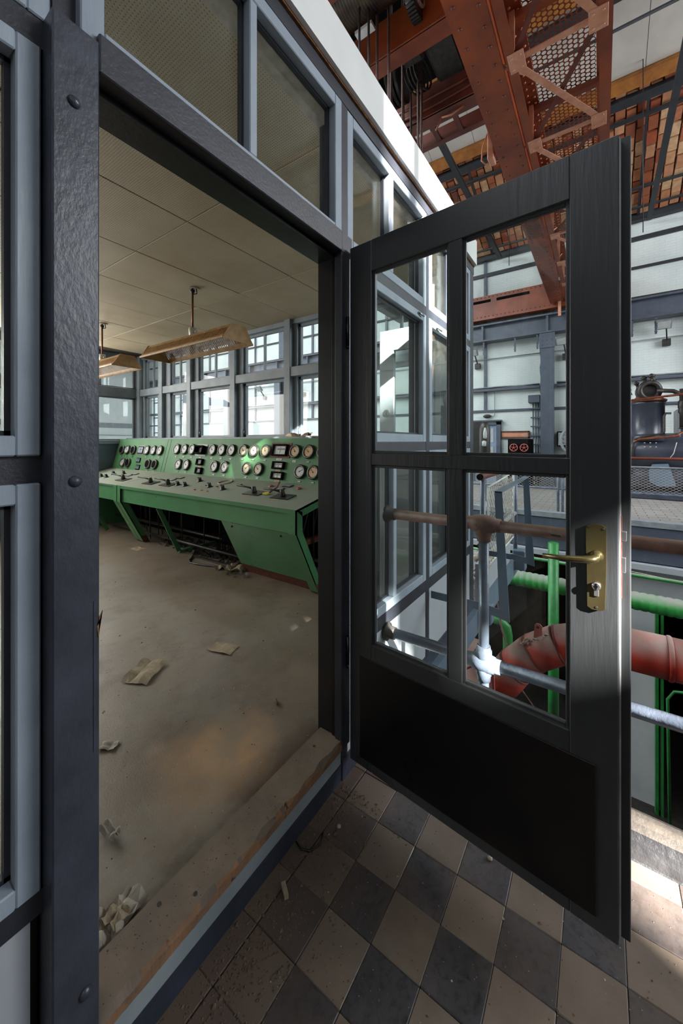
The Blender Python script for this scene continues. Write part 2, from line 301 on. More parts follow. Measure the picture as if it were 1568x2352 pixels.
# ------------------------------------------------------------------ mesh helpers
ORG = {}
class MB:
    def __init__(s): s.v = []; s.f = []; s.sm = []
    def add(s, vs, fs, smooth=False):
        k = len(s.v); s.v += [tuple(p) for p in vs]; s.f += [tuple(i + k for i in f) for f in fs]; s.sm += [smooth] * len(fs); return s
    def box(s, x0, x1, y0, y1, z0, z1):
        x0, x1 = sorted((x0, x1)); y0, y1 = sorted((y0, y1)); z0, z1 = sorted((z0, z1))
        return s.add([(x0, y0, z0), (x1, y0, z0), (x1, y1, z0), (x0, y1, z0), (x0, y0, z1), (x1, y0, z1), (x1, y1, z1), (x0, y1, z1)],
                     [(0, 3, 2, 1), (4, 5, 6, 7), (0, 1, 5, 4), (1, 2, 6, 5), (2, 3, 7, 6), (3, 0, 4, 7)])
    def cbox(s, x0, x1, y0, y1, z0, z1, c=0.004):
        """box with chamfered edges"""
        x0, x1 = sorted((x0, x1)); y0, y1 = sorted((y0, y1)); z0, z1 = sorted((z0, z1))
        c = min(c, (x1 - x0) * .45, (y1 - y0) * .45, (z1 - z0) * .45)
        bm = bmesh.new(); r = bmesh.ops.create_cube(bm, size=1)
        for v in bm.verts: v.co = Vector(((x0 + x1) / 2 + v.co.x * (x1 - x0), (y0 + y1) / 2 + v.co.y * (y1 - y0), (z0 + z1) / 2 + v.co.z * (z1 - z0)))
        bmesh.ops.bevel(bm, geom=bm.edges[:], offset=c, segments=1, affect='EDGES')
        bm.verts.index_update(); s.add([v.co[:] for v in bm.verts], [[v.index for v in f.verts] for f in bm.faces]); bm.free(); return s
    def obox(s, c, ax, ay, az, hx, hy, hz):
        c, ax, ay, az = map(Vector, (c, ax, ay, az)); vs = []
        for k in (-1, 1):
            for (i, j) in ((-1, -1), (1, -1), (1, 1), (-1, 1)): vs.append(c + ax * hx * i + ay * hy * j + az * hz * k)
        return s.add(vs, [(0, 3, 2, 1), (4, 5, 6, 7), (0, 1, 5, 4), (1, 2, 6, 5), (2, 3, 7, 6), (3, 0, 4, 7)])
    def bar(s, a, b, w, h, upv=(0, 0, 1)):
        a, b = Vector(a), Vector(b); d = (b - a); L = d.length; d.normalize(); u = Vector(upv)
        if abs(d.dot(u)) > 0.98: u = Vector((1, 0, 0))
        r = d.cross(u).normalized(); u = r.cross(d)
        return s.obox((a + b) / 2, d, r, u, L / 2, w / 2, h / 2)
    def tube(s, pts, r, n=10, caps=True, smooth=True):
        P = [Vector(p) for p in pts]; R = r if isinstance(r, (list, tuple)) else [r] * len(P)
        t = (P[1] - P[0]).normalized(); u = t.orthogonal().normalized(); vs = []
        for i, p in enumerate(P):
            tn = (P[min(i + 1, len(P) - 1)] - P[max(i - 1, 0)]).normalized()
            u = (u - tn * u.dot(tn)).normalized(); w = tn.cross(u)
            for k in range(n):
                a = 2 * PI * k / n; vs.append(p + (u * math.cos(a) + w * math.sin(a)) * R[i])
        fs = [(i * n + k, i * n + (k + 1) % n, (i + 1) * n + (k + 1) % n, (i + 1) * n + k) for i in range(len(P) - 1) for k in range(n)]
        s.add(vs, fs, smooth)
        if caps:
            b = len(s.v) - len(vs); m = len(P) - 1
            s.f += [tuple(b + k for k in reversed(range(n))), tuple(b + m * n + k for k in range(n))]; s.sm += [False, False]
        return s
    def cyl(s, a, b, r, n=14): return s.tube([a, b], r, n)
    def lathe(s, c, axis, prof, n=18, smooth=True):
        """prof: (distance along axis, radius)"""
        c, ax = Vector(c), Vector(axis).normalized(); u = ax.orthogonal().normalized(); w = ax.cross(u); vs = []
        for (h, r) in prof:
            for k in range(n):
                a = 2 * PI * k / n; vs.append(c + ax * h + (u * math.cos(a) + w * math.sin(a)) * max(r, 1e-4))
        fs = [(i * n + k, i * n + (k + 1) % n, (i + 1) * n + (k + 1) % n, (i + 1) * n + k) for i in range(len(prof) - 1) for k in range(n)]
        s.add(vs, fs, smooth); b = len(s.v) - len(vs); m = len(prof) - 1
        s.f += [tuple(b + k for k in reversed(range(n))), tuple(b + m * n + k for k in range(n))]; s.sm += [False, False]
        return s
    def prism(s, poly, axis, a, b):
        """poly of 2-D points extruded along a world axis; axis 'x': (y,z), 'y': (x,z), 'z': (x,y)"""
        n = len(poly)
        def P(p, h): return {'x': (h, p[0], p[1]), 'y': (p[0], h, p[1]), 'z': (p[0], p[1], h)}[axis]
        vs = [P(p, a) for p in poly] + [P(p, b) for p in poly]
        return s.add(vs, [tuple(range(n)), tuple(reversed(range(n, 2 * n)))] + [(i, i + n, (i + 1) % n + n, (i + 1) % n) for i in range(n)])
    def torus(s, c, axis, R, r, n=20, m=6):
        c, ax = Vector(c), Vector(axis).normalized(); u = ax.orthogonal().normalized(); w = ax.cross(u); vs = []
        for i in range(n):
            a = 2 * PI * i / n; d = u * math.cos(a) + w * math.sin(a)
            for k in range(m):
                b = 2 * PI * k / m; vs.append(c + d * (R + r * math.cos(b)) + ax * r * math.sin(b))
        return s.add(vs, [(i * m + k, i * m + (k + 1) % m, ((i + 1) % n) * m + (k + 1) % m, ((i + 1) % n) * m + k) for i in range(n) for k in range(m)], True)
    def dome(s, c, axis, r, h, n=14):
        return s.lathe(c, axis, [(0, r), (h * .35, r * .93), (h * .7, r * .7), (h * .93, r * .35), (h, 0.0)], n)
    def build(s, name, mat, parent=None, **props):
        xs, ys, zs = zip(*s.v)
        if parent is not None: o3 = ORG[parent]
        else: o3 = Vector(((min(xs) + max(xs)) / 2, (min(ys) + max(ys)) / 2, min(zs)))
        me = bpy.data.meshes.new(name); me.from_pydata([(x - o3[0], y - o3[1], z - o3[2]) for x, y, z in s.v], [], s.f)
        me.polygons.foreach_set('use_smooth', s.sm)
        bm = bmesh.new(); bm.from_mesh(me); bmesh.ops.recalc_face_normals(bm, faces=bm.faces[:]); bm.to_mesh(me); bm.free()
        mats = mat if isinstance(mat, (list, tuple)) else [mat]
        for m in mats: me.materials.append(M[m] if isinstance(m, str) else m)
        o = bpy.data.objects.new(name, me); COL.objects.link(o)
        if parent is not None: o.parent = parent
        else: o.location = o3
        ORG[o] = o3.copy() if hasattr(o3, 'copy') else Vector(o3)
        for k, v in props.items(): o[k] = v
        return o
def empty(name, loc, label=None, category=None, group=None, kind=None):
    o = bpy.data.objects.new(name, None); COL.objects.link(o); o.location = loc; o.empty_display_size = 0.05
    ORG[o] = Vector(loc)
    if label: o['label'] = label
    if category: o['category'] = category
    if group: o['group'] = group
    if kind: o['kind'] = kind
    return o
def thing(name, mb, mat, label, category, group=None):
    o = mb.build(name, mat); o['label'] = label; o['category'] = category
    if group: o['group'] = group
    return o
def struct(name, loc, label): return empty(name, loc, label, None, None, 'structure')
def dup_part(o, parent, dx=(0, 0, 0)):
    c = o.copy(); COL.objects.link(c); c.parent = parent; c.location = Vector(o.location) + Vector(dx); ORG[c] = ORG[o]; return c

# =================================================================== HALL SHELL
XF = 14.0           # painted brick wall across the hall
GF = -5.0           # pit floor
w = struct('wall_far', (XF, 6, 0), 'white painted brick wall across the machine hall')
mb = MB()
wins = [(21.7, 22.7, 1.0, 5.2), (24.9, 26.0, 1.0, 5.2)]
ys = [-9.2, 21.7, 22.7, 24.9, 26.0]
mb.box(XF, XF + .4, -9.2, 21.7, GF, 8.0); mb.box(XF, XF + .4, 22.7, 24.9, GF, 8.0); mb.box(XF, XF + .4, 26.0, 26.6, GF, 8.0)
for a, b, c, d in wins: mb.box(XF, XF + .4, a, b, GF, c); mb.box(XF, XF + .4, a, b, d, 8.0)
mb.build('brick_face', 'brickwall', w)
for i, (a, b, c, d) in enumerate(wins):
    f = MB()
    for z in (c, c + 1.05, c + 2.1, c + 3.15, d): f.box(XF + .12, XF + .2, a, b, z - .03, z + .03)
    for y in (a, (a + b) / 2, b): f.box(XF + .12, XF + .2, y - .03, y + .03, c, d)
    wn = struct('window_%d' % (i + 20), (XF, (a + b) / 2, c), ['tall steel window in the far brick wall', 'tall steel window by the far hall corner'][i])
    f.build('window_frame', 'column', wn)
# end wall of the hall with grey band
w = struct('wall_left', (4, 26.4, 0), 'white painted brick end wall of the hall seen through the cabin windows')
mb = MB(); mb.box(-6.2, XF, 26.3, 26.7, GF, 9.8); mb.build('brick_face', 'brickwall', w)
mb = MB(); mb.box(-6, XF, 26.24, 26.3, 2.35, 2.65); mb.build('painted_band', 'cond', w, label='grey painted band')
mb = MB(); mb.box(-6, XF, 26.25, 26.3, 1.85, 1.88); mb.build('conduit', 'cond', w)
w = struct('wall_back', (-6.1, 6, 0), 'plain brick wall behind the viewpoint')
MB().box(-6.4, -6.0, -9.2, 26.6, GF, 9.0).build('brick_face', 'iron', w)
# unseen gable wall on the right, its slots placed to throw the sun patches
w = struct('wall_right', (4, -9, 0), 'hall gable wall with small high windows')
mb = MB()
holes = [(-2.62, -1.45, 8.85, 9.5), (-2.06, -1.60, 8.2, 8.85), (-2.78, -2.56, 6.46, 6.80), (-2.56, -2.37, 6.12, 6.46), (-2.36, -2.02, 5.93, 6.12), (-2.45, -2.15, 5.28, 5.66)]
zc = sorted({GF, 11.2} | {h[2] for h in holes} | {h[3] for h in holes})
for z0, z1 in zip(zc, zc[1:]):
    hs = [h for h in holes if h[2] <= z0 and h[3] >= z1]
    if hs:
        xs_ = [-6.2] + [v for h in sorted(hs) for v in h[:2]] + [XF]
        for a_, b_ in zip(xs_[::2], xs_[1::2]): mb.box(a_, b_, -9.04, -9.0, z0, z1)
    else: mb.box(-6.2, XF, -9.04, -9.0, z0, z1)
mb.build('brick_face', 'white', w)
mb = MB()
for x, hw_ in ((-2.33, .12), (-1.98, .035), (-1.72, .035)): mb.box(x - hw_, x + hw_, -9.08, -9.04, 8.85, 9.5)
mb.build('window_bars', 'beamblk', w)  # bars added to cut stripes into the upper sun patch

# pit floor and far platform
w = struct('floor', (4, 6, GF), 'dark pit floor below the platforms')
MB().box(-6.2, XF, -9.2, 26.6, GF - .3, GF).build('concrete_slab', 'iron', w)
w = struct('floor', (11, 3, 0), 'grey paved machine platform across the pit')
MB().box(8.5, XF, -9.0, 26.3, -.08, 0).build('paving', 'pavers', w)
MB().box(8.40, 8.62, -9.0, 26.3, -.06, .035).build('edge_kerb', 'cond', w)
mb = MB(); mb.box(8.42, 8.52, -9, 26.3, -.68, -.06); mb.box(8.36, 8.44, -9, 26.3, -.42, -.38); mb.build('edge_girder', 'column', w, label='dark blue riveted edge girder')
mb = MB(); mb.box(8.3, 8.6, -9, 26.3, -.80, -.70); mb.build('ledge', 'dado', w)
w = struct('wall_pit', (8.6, 0, GF), 'grey plastered pier walls below the far platform')
mb = MB(); mb.box(8.55, 9.0, -.80, .50, GF, -.80); mb.box(8.55, 9.0, 3.2, 26, GF, -.8); mb.box(8.55, 9.0, -9, -2.9, GF, -.8); mb.box(8.55, 9.0, -2.9, -.8, -1.32, -.8)
mb.build('pier', 'white', w)
MB().box(11.0, 11.3, -9, 26, GF, -.8).build('rear_wall', 'blackh', w)  # blackened sheet, painted darkness behind the pier openings

# roof: sloping, brick pots at the eaves, boards above, ridge closed
def zr(x): return 8.0 + (14 - x) * .42
def rs(x0, x1, y0, y1, off, th, mb):   # sheet following the slope
    return mb.add([(x0, y0, zr(x0) + off), (x1, y0, zr(x1) + off), (x1, y1, zr(x1) + off), (x0, y1, zr(x0) + off),
                   (x0, y0, zr(x0) + off + th), (x1, y0, zr(x1) + off + th), (x1, y1, zr(x1) + off + th), (x0, y1, zr(x0) + off + th)],
                  [(0, 3, 2, 1), (4, 5, 6, 7), (0, 1, 5, 4), (1, 2, 6, 5), (2, 3, 7, 6), (3, 0, 4, 7)])
c = struct('ceiling', (9, 6, 8), 'sloping hall roof of clay pot bricks, timber purlins and off-white boards')
rs(10.6, 14.4, -9.2, 26.6, .04, .2, MB()).build('mortar_bed', 'mortar', c)
mb = MB(); rs(6.4, 10.6, -9.2, 26.6, .06, .1, mb); mb.box(-6.2, 6.4, -9.2, 26.6, 11.2, 11.3)
mb.box(-6.2, 6.4, -9.2, 26.6, 11.17, 11.2); mb.build('upper_boarding', 'roofpanel', c)
# large roof boards, each with a recessed joint
for xa, xb in ((6.4, 8.55), (8.75, 10.35)):
    y = -3.2
    while y < 7.5:
        rs(xa, xb, y, y + 1.19, .0, .05, MB()).build('roof_board', 'roofpanel', c); y += 1.2
# clay pot bricks, courses running down the slope
base = MB(); base.add([(-.5, -.5, 0), (.5, -.5, 0), (.5, .5, 0), (-.5, .5, 0), (-.46, -.44, -.5), (.46, -.44, -.5), (.46, .44, -.5), (-.46, .44, -.5)],
                      [(0, 1, 2, 3), (7, 6, 5, 4), (0, 4, 5, 1), (1, 5, 6, 2), (2, 6, 7, 3), (3, 7, 4, 0)])
me = bpy.data.meshes.new('brick'); me.from_pydata(base.v, [], base.f); me.materials.append(M['pot'])
slope = math.atan(.42); cells = []
for j in range(int((5.2 + 3.4) / .215)):
    y = -3.4 + j * .215
    for i in range(11):
        L = .355; x = 10.72 + (i + (0.5 if j % 2 else 0)) * L * math.cos(slope) * 1.0
        if x > 13.85: continue
        v = Vector((x, y, zr(x))) - cam.location; dep = v.dot(fwd); lat = v.dot(right)
        px = CXP + FPX * lat / dep; py = HYP - FPX * v.z / dep
        cells.append((not (-30 < px < 1600 and py > -30), dep, x, y))
cells.sort(); stuffb = MB()
for k, (hid, dep, x, y) in enumerate(cells):
    jx, jy, jz = random.uniform(-.008, .008), random.uniform(-.005, .005), random.uniform(-.012, .012)
    sx, sy = .343 + random.uniform(-.02, .008), .204 + random.uniform(-.012, .006)
    if k < 300:
        o = bpy.data.objects.new('brick', me); COL.objects.link(o); o.parent = c
        o.location = Vector((x + jx, y + jy, zr(x) + .045 + jz)) - ORG[c]; o.scale = (sx, sy, .12); o.rotation_euler = (random.uniform(-.02, .02), slope, random.uniform(-.03, .03))
    else:
        d = Vector((math.cos(slope), 0, -math.sin(slope))); nrm = Vector((math.sin(slope), 0, math.cos(slope)))
        stuffb.obox(Vector((x + jx, y + jy, zr(x) + .02 + jz)), d, (0, 1, 0), nrm, sx / 2, sy / 2, .03)
if stuffb.v: stuffb.build('brick_course', 'pot', c, kind='stuff')
# timber purlins and black steel purlins
for nm, x, wd, h, mt in (('timber_purlin', 10.46, .26, .30, 'timber'), ('timber_purlin', 8.65, .22, .28, 'timber')):
    z = zr(x); MB().obox((x, 6, z - .05), (math.cos(slope), 0, -math.sin(slope)), (0, 1, 0), (math.sin(slope), 0, math.cos(slope)), wd / 2, 20, h / 2 - .05).build(nm, mt, c)
for x, wd in ((10.78, .20), (8.92, .18)):
    MB().obox((x, 6, zr(x) - .1), (math.cos(slope), 0, -math.sin(slope)), (0, 1, 0), (math.sin(slope), 0, math.cos(slope)), wd / 2, 20, .07).build('steel_purlin', 'beamblk', c)
MB().bar((11.15, -9, zr(11.15) - .14), (11.15, 26, zr(11.15) - .14), .09, .06).build('steel_purlin', 'beamblk', c)
MB().bar((12.9, -9, zr(12.9) - .14), (12.9, 26, zr(12.9) - .14), .06, .06).build('steel_purlin', 'beamblk', c)
MB().bar((13.5, -9, zr(13.5) - .12), (13.5, 26, zr(13.5) - .12), .05, .05).build('steel_purlin', 'beamblk', c)
MB().box(13.8, 14.0, -9, 26.3, 7.88, 8.06).build('wall_plate', 'beamblk', c)
for y in (-1.15, 2.85, 6.85, 10.85):
    t_ = MB(); t_.bar((7.35, y, 7.94), (13.79, y, 7.80), .12, .05); t_.bar((7.35, y - .05, 7.98), (13.79, y - .05, 7.84), .02, .08)
    thing('truss_tie', t_, 'beamblk', {-1.15: 'black steel roof tie right of the open door, slanting down to the wall', 2.85: 'black steel roof tie just left of the orange crane girder, above the door'}.get(y, 'black steel roof tie hidden deeper in the hall above the cabin roof'), 'roof tie', 'roof ties')
    t_ = MB(); t_.bar((10.78, y + .25, zr(10.78) - .12), (13.9, y + .25, 8.0), .05, .08); t_.build('rafter', 'beamblk', c)
thing('tie_rod', MB().cyl((7.38, -9, 8.0), (7.38, 20, 8.0), .025, 8), 'beamblk', 'thin black horizontal rod joining the tops of the roof ties', 'rod')
for y, z0 in ((1.9, 8.6), (-.75, 9.3), (3.55, 8.2), (-1.75, 9.0)):
    xx = 10.2 if y != 3.55 else 11.3
    thing('hanger_wire', MB().cyl((xx, y, 5.9), (xx, y, zr(xx) + .06), .009, 5), 'beamblk', {1.9: 'thin dark wire hanging from the roof left of the crane girder', -.75: 'thin dark wire hanging from the roof right of the walkway truss', 3.55: 'thin dark wire hanging from the bricks, farthest left', -1.75: 'thin dark wire hanging from the roof at the right edge'}[y], 'wire', 'roof wires')

# steelwork on the far wall
MEM = struct('trim_1', (XF, 6, 0), 'dark steel framing members on the far brick wall')
for z, h in ((7.40, .12), (6.55, .07), (2.53, .07)):
    MB().box(XF - .07, XF, -9, 26.2, z - h / 2, z + h / 2).build('rail_member', 'column' if z < 5 else 'beamblk', MEM)
for y in (-.6, 3.39, 7.39, 11.39, 15.39, 19.39):
    MB().box(XF - .06, XF, y - .05, y + .05, 2.5, 7.95).build('stud_member', 'column', MEM)
thing('conduit', MB().cyl((XF - .06, -9, 4.42), (XF - .06, 26, 4.30), .018, 6), 'cond', 'thin grey conduit running along the brick wall under the floodlights', 'conduit')
ct = empty('cable_tray', (XF - .15, 6, 3.28), 'slate blue cable tray with a bundle of grey cables along the brick wall', 'cable tray')
mb = MB()
for q, (a, b) in enumerate(((-8.9, -6.85), (-6.35, -2.85), (-2.35, 1.15), (1.65, 5.15), (5.65, 9.15), (9.65, 13.15), (13.65, 17.15), (17.65, 21.15), (21.65, 26))):
    MB().box(XF - .22, XF - .02, a, b, 3.22, 3.30).build('tray', 'column', ct)
    for k in range(3): MB().tube([(XF - .19 + .06 * k, a + i * (b - a) / 6, 3.345 + .012 * math.sin(i * 2.1 + k + q)) for i in range(7)], .022, 5).build('cable', 'cond', ct)
# crane runway
rw = empty('runway_beam', (13.75, 6, 4.95), 'long dark blue crane runway beam along the brick wall', 'beam')
MB().box(13.70, 13.74, -9, 26, 4.98, 5.50).build('web', 'column', rw)
MB().box(13.52, 13.92, -9, 26, 4.93, 4.98).build('lower_flange', 'column', rw)
MB().box(13.52, 13.92, -9, 26, 5.48, 5.53).build('upper_flange', 'column', rw)
mb = MB()
for k in range(17): mb.box(13.56, 13.70, -8.6 + 2 * k - .03, -8.6 + 2 * k + .03, 4.98, 5.48)
mb.build('stiffeners', 'column', rw); MB().box(13.68, 13.76, -9, 26, 5.53, 5.62).build('crane_rail', 'iron', rw)
colpos = [-6.6, -2.6, 1.4, 5.4, 9.4, 13.4, 17.4, 21.4]
for y in colpos:
    t_ = empty('steel_column', (13.72, y, 0), {1.4: 'dark blue steel column seen through the upper right door pane', 13.4: 'dark blue lattice column seen through the cabin windows, right one', 17.4: 'dark blue lattice column seen through the cabin windows, left one'}.get(y, 'dark blue riveted steel column under the runway beam at y %d of the hall' % 0 if False else 'dark blue riveted steel column under the runway beam, outside the glazed views'), 'column', 'runway columns')
    MB().box(13.58, 13.66, y - .19, y + .19, 0, 4.93).build('flange', 'column', t_)
    MB().box(13.66, 13.95, y - .02, y + .02, 0, 4.93).build('web', 'column', t_)
    MB().box(13.90, 13.97, y - .17, y + .17, 0, 8).build('rear_flange', 'column', t_)
    mb = MB(); z = .2
    while z < 4.7:
        mb.bar((13.62, y + .21, z), (13.93, y + .21, z + .3), .012, .05); mb.bar((13.93, y + .21, z + .3), (13.62, y + .21, z + .6), .012, .05); z += .6
    mb.build('lacing', 'column', t_)
    mb = MB(); mb.box(13.55, 13.60, y - .22, y + .22, 4.45, 4.93)
    for a in range(3):
        for b in range(3): mb.dome((13.55, y - .13 + .13 * a, 4.55 + .14 * b), (-1, 0, 0), .02, .015, 6)
    mb.build('gusset', 'column', t_)
k = 0
for y in (3.36, 2.35, 1.68, -.75, -1.28, -2.6, 4.6):
    t_ = MB(); t_.bar((13.6, y, 5.0), (13.6, y, 4.45), .05, .015); [t_.bar((13.58, y - .03, 4.5 + .12 * q), (13.58, y + .03, 4.54 + .12 * q), .02, .03) for q in range(4)]
    thing('hanger_bracket', t_, 'column', {3.36: 'twisted strap under the runway beam, leftmost in the upper right door pane', 2.35: 'twisted strap under the runway beam, second in the upper right door pane', 1.68: 'twisted strap under the runway beam just left of the dark column', -.75: 'twisted strap under the runway beam, just right of the open door', -1.28: 'twisted strap under the runway beam, beside the right-hand floodlight'}.get(y, 'twisted strap under the runway beam, out of sight'), 'bracket', 'straps under the runway beam')
def floodlight(y, z, lab, yaw=0):
    t_ = empty('floodlight', (13.8, y, z), lab, 'floodlight', 'wall floodlights')
    mb = MB(); mb.obox((13.62, y, z), (0, 1, 0), Vector((-.8, 0, -.6)).normalized(), Vector((-.6, 0, .8)).normalized(), .17, .04, .13); mb.build('housing', 'cond', t_)
    MB().obox((13.575, y, z - .035), (0, 1, 0), Vector((-.8, 0, -.6)).normalized(), Vector((-.6, 0, .8)).normalized(), .14, .012, .10).build('lens', 'facew', t_)
    mb = MB(); mb.bar((13.66, y - .06, z - .1), (13.9, y - .1, z - .42), .03, .04); mb.box(13.86, 14.0, y - .18, y, z - .55, z - .36); mb.build('bracket', 'iron', t_)
floodlight(3.74, 4.62, 'grey floodlight on a bent arm seen high left in the upper right door pane')
floodlight(1.0, 4.62, 'grey floodlight right of the dark blue column in the upper right door pane')
floodlight(-1.45, 4.70, 'grey floodlight on the wall at the right edge, under the runway beam')
floodlight(14.7, 4.2, 'grey floodlight seen through the cabin window left of the lattice column')
floodlight(12.0, 4.2, 'grey floodlight seen through the rightmost cabin window')
jb = empty('junction_box', (13.9, 1.75, 2.6), 'black junction box on the wall beside the dark blue column', 'box')
MB().cbox(13.75, 14, 1.62, 1.98, 2.72, 2.98, .02).build('case', 'column', jb)
cl = empty('cable_ladder', (13.93, 1.8, 0), 'vertical cables with black clamps dropping from the junction box', 'cables')
for q, y in enumerate((1.70, 1.77, 1.85)): MB().cyl((13.93, y, 0), (13.93, y, 2.72), .018, 6).build('cable', 'column', cl)
for q in range(9): MB().box(13.88, 13.95, 1.62, 1.92, .12 + .3 * q, .16 + .3 * q).build('clamp', 'column', cl)
ol = empty('bulkhead_lamp', (13.93, 3.2, 2.3), 'small oval bulkhead lamp on a conduit above the far door', 'lamp')
MB().lathe((13.93, 3.32, 2.34), (0, 1, 0), [(-.14, .02), (-.09, .055), (0, .07), (.09, .055), (.14, .02)], 10).build('body', 'iron', ol)
MB().tube([(13.95, 3.2, 2.34), (13.95, 3.08, 2.36), (13.95, 3.08, 3.2)], .014, 6).build('conduit', 'cond', ol)
# far door with pale blue panels
d2 = struct('door_2', (13.95, 3.4, 0), 'far doorway with dark blue frame and pale blue panelled door')
mb = MB(); mb.box(13.85, 14.0, 2.86, 3.0, 0, 2.17); mb.box(13.85, 14.0, 3.75, 3.89, 0, 2.17); mb.box(13.85, 14.0, 2.86, 3.89, 2.03, 2.17); mb.box(13.8, 14, 2.83, 3.92, 2.15, 2.2); mb.build('door_frame', 'column', d2)
mb = MB(); mb.box(13.93, 13.97, 3.0, 3.75, 0, 2.03); mb.build('door_leaf', 'bluepanel', d2)
for z0, z1 in ((.15, .6), (.75, 1.25), (1.4, 1.9)): MB().cbox(13.915, 13.93, 3.1, 3.65, z0, z1, .008).build('panel', 'dado', d2)
sg = empty('notice_frame', (13.95, 2.35, 1.6), 'long rust-framed notice board with a faded orange face on the far wall', 'sign')
mb = MB(); mb.box(13.9, 13.97, 1.96, 2.87, 1.56, 1.60); mb.box(13.9, 13.97, 1.96, 2.87, 1.76, 1.80); mb.box(13.9, 13.97, 1.96, 2.0, 1.56, 1.8); mb.box(13.9, 13.97, 2.83, 2.87, 1.56, 1.8); mb.build('frame', 'rusted', sg)
MB().box(13.93, 13.96, 1.98, 2.85, 1.58, 1.78).build('face', 'orangelt', sg)
MB().prism([(2.09, 1.62), (2.15, 1.67), (2.09, 1.72), (2.03, 1.67)], 'x', 13.92, 13.93).build('diamond_mark', 'paperw', sg)
vb = empty('valve_board', (13.4, 2.2, .5), 'black board with two red handwheels standing before the far wall', 'valve board')
MB().cbox(13.3, 13.6, 1.80, 2.52, 0, 1.52, .02).build('board', 'blackh', vb)
for y in (2.33, 2.02):
    mb = MB(); mb.torus((13.24, y, 1.24), (1, 0, 0), .115, .014, 20, 5)
    for q in range(5):
        a = q * 2 * PI / 5 + .3; mb.cyl((13.24, y, 1.24), (13.24, y + .115 * math.cos(a), 1.24 + .115 * math.sin(a)), .009, 5)
    mb.lathe((13.3, y, 1.24), (-1, 0, 0), [(0, .02), (.09, .02), (.1, .012)], 8); mb.build('handwheel', 'redwheel', vb)
cp = empty('switch_panel', (13.7, .85, 1.3), 'grey switch panel in a black frame right of the column', 'panel')
mb = MB(); mb.cbox(13.6, 14.0, .35, 1.13, 1.28, 1.76, .02); mb.build('frame', 'blackh', cp)
MB().box(13.58, 13.6, .40, 1.09, 1.32, 1.72).build('face', 'cond', cp)
for a in range(3):
    for b in range(4): MB().lathe((13.58, .48 + .16 * b, 1.40 + .12 * a), (-1, 0, 0), [(0, .02), (.02, .016)], 8).build('panel_button', 'redbtn', cp)
hw = empty('handwheel', (12.4, .52, 0), 'large pale handwheel on a stand at the right edge of the upper right door pane', 'handwheel')
MB().torus((12.4, .52, 1.47), (1, .3, 0), .42, .035, 30, 7).build('rim', 'cond', hw)
mb = MB(); [mb.cyl((12.4, .52, 1.47), Vector((12.4, .52, 1.47)) + (Vector((0, 0, 1)) * math.sin(a) + Vector((-.287, .958, 0)) * math.cos(a)) * .42, .02, 6) for a in (.5, 2.6, 4.7)]; mb.build('spokes', 'cond', hw)
mb = MB(); mb.cyl((12.55, .57, 1.47), (12.4, .52, 1.47), .05, 10); mb.cyl((12.62, .6, 0), (12.62, .6, 1.0), .16, 12); mb.cyl((12.62, .6, 1.0), (12.62, .6, 1.5), .08, 10); mb.build('stand', 'machine', hw)
# capsule shaped controller near the far door
bc = empty('drum_controller', (9.6, 2.9, 0), 'black capsule-shaped controller with a vertical slot before the far door', 'controller')
v0 = (9.4, 2.26, 0)
MB().lathe((9.4, 2.30, .95), (0, 0, 1), [(0, .06), (.06, .10), (.14, .13), (.80, .13), (.90, .10), (.96, .06)], 16).build('case', 'iron', bc)
MB().lathe((9.27, 2.26, 1.5), (0, 0, 1), [(0, .02), (.03, .04), (.15, .045), (.27, .02)], 8).build('glass_bulb', 'facew', bc)
MB().lathe((9.27, 2.28, 1.32), (0, 0, 1), [(0, .02), (.02, .05), (.12, .05), (.14, .02)], 8).build('knob', 'facew', bc)
mb = MB(); mb.cyl((9.4, 2.3, 0), (9.4, 2.3, .96), .04, 8); mb.box(9.5, 9.6, 2.32, 2.62, .90, 1.93); mb.build('stand', 'iron', bc)

# =================================================================== FAR PLATFORM RAILING
rl = empty('mesh_railing', (8.6, 0, 0), 'wire mesh railing along the edge of the far platform', 'railing')
for z, r, mt in ((1.13, .028, 'redor'), (.97, .018, 'cond'), (.49, .022, 'greypipe')):
    MB().cyl((8.66, -6, z), (8.66, 5.8, z), r, 8).build('rail', mt, rl)
for y in (-5.2, -3.2, -1.25, .62, .70, 2.6, 4.6): MB().cyl((8.66, y, -.3), (8.66, y, 1.13), .025, 8).build('post', 'greypipe', rl)
def net(x0, x1, n, z0, z1, m, P, r, upv):
    mb = MB(); p = (x1 - x0) / n
    for k in range(n):
        for sg in (0, 1):
            for q in range(m):
                f = lambda q_: x0 + k * p + ((p / 2 if q_ % 2 else 0) if sg == 0 else (p / 2 if q_ % 2 else p))
                a, b = P(f(q), z0 + (z1 - z0) * q / m), P(f(q + 1), z0 + (z1 - z0) * (q + 1) / m)
                mb.bar(a, b, r, r, upv)
    return mb
mb = net(-3.6, 3.4, 85, .49, .97, 20, lambda u, z: (8.66, u, z), .005, (1, 0, 0))
mb.build('wire_mesh', 'wire', rl, kind='stuff')

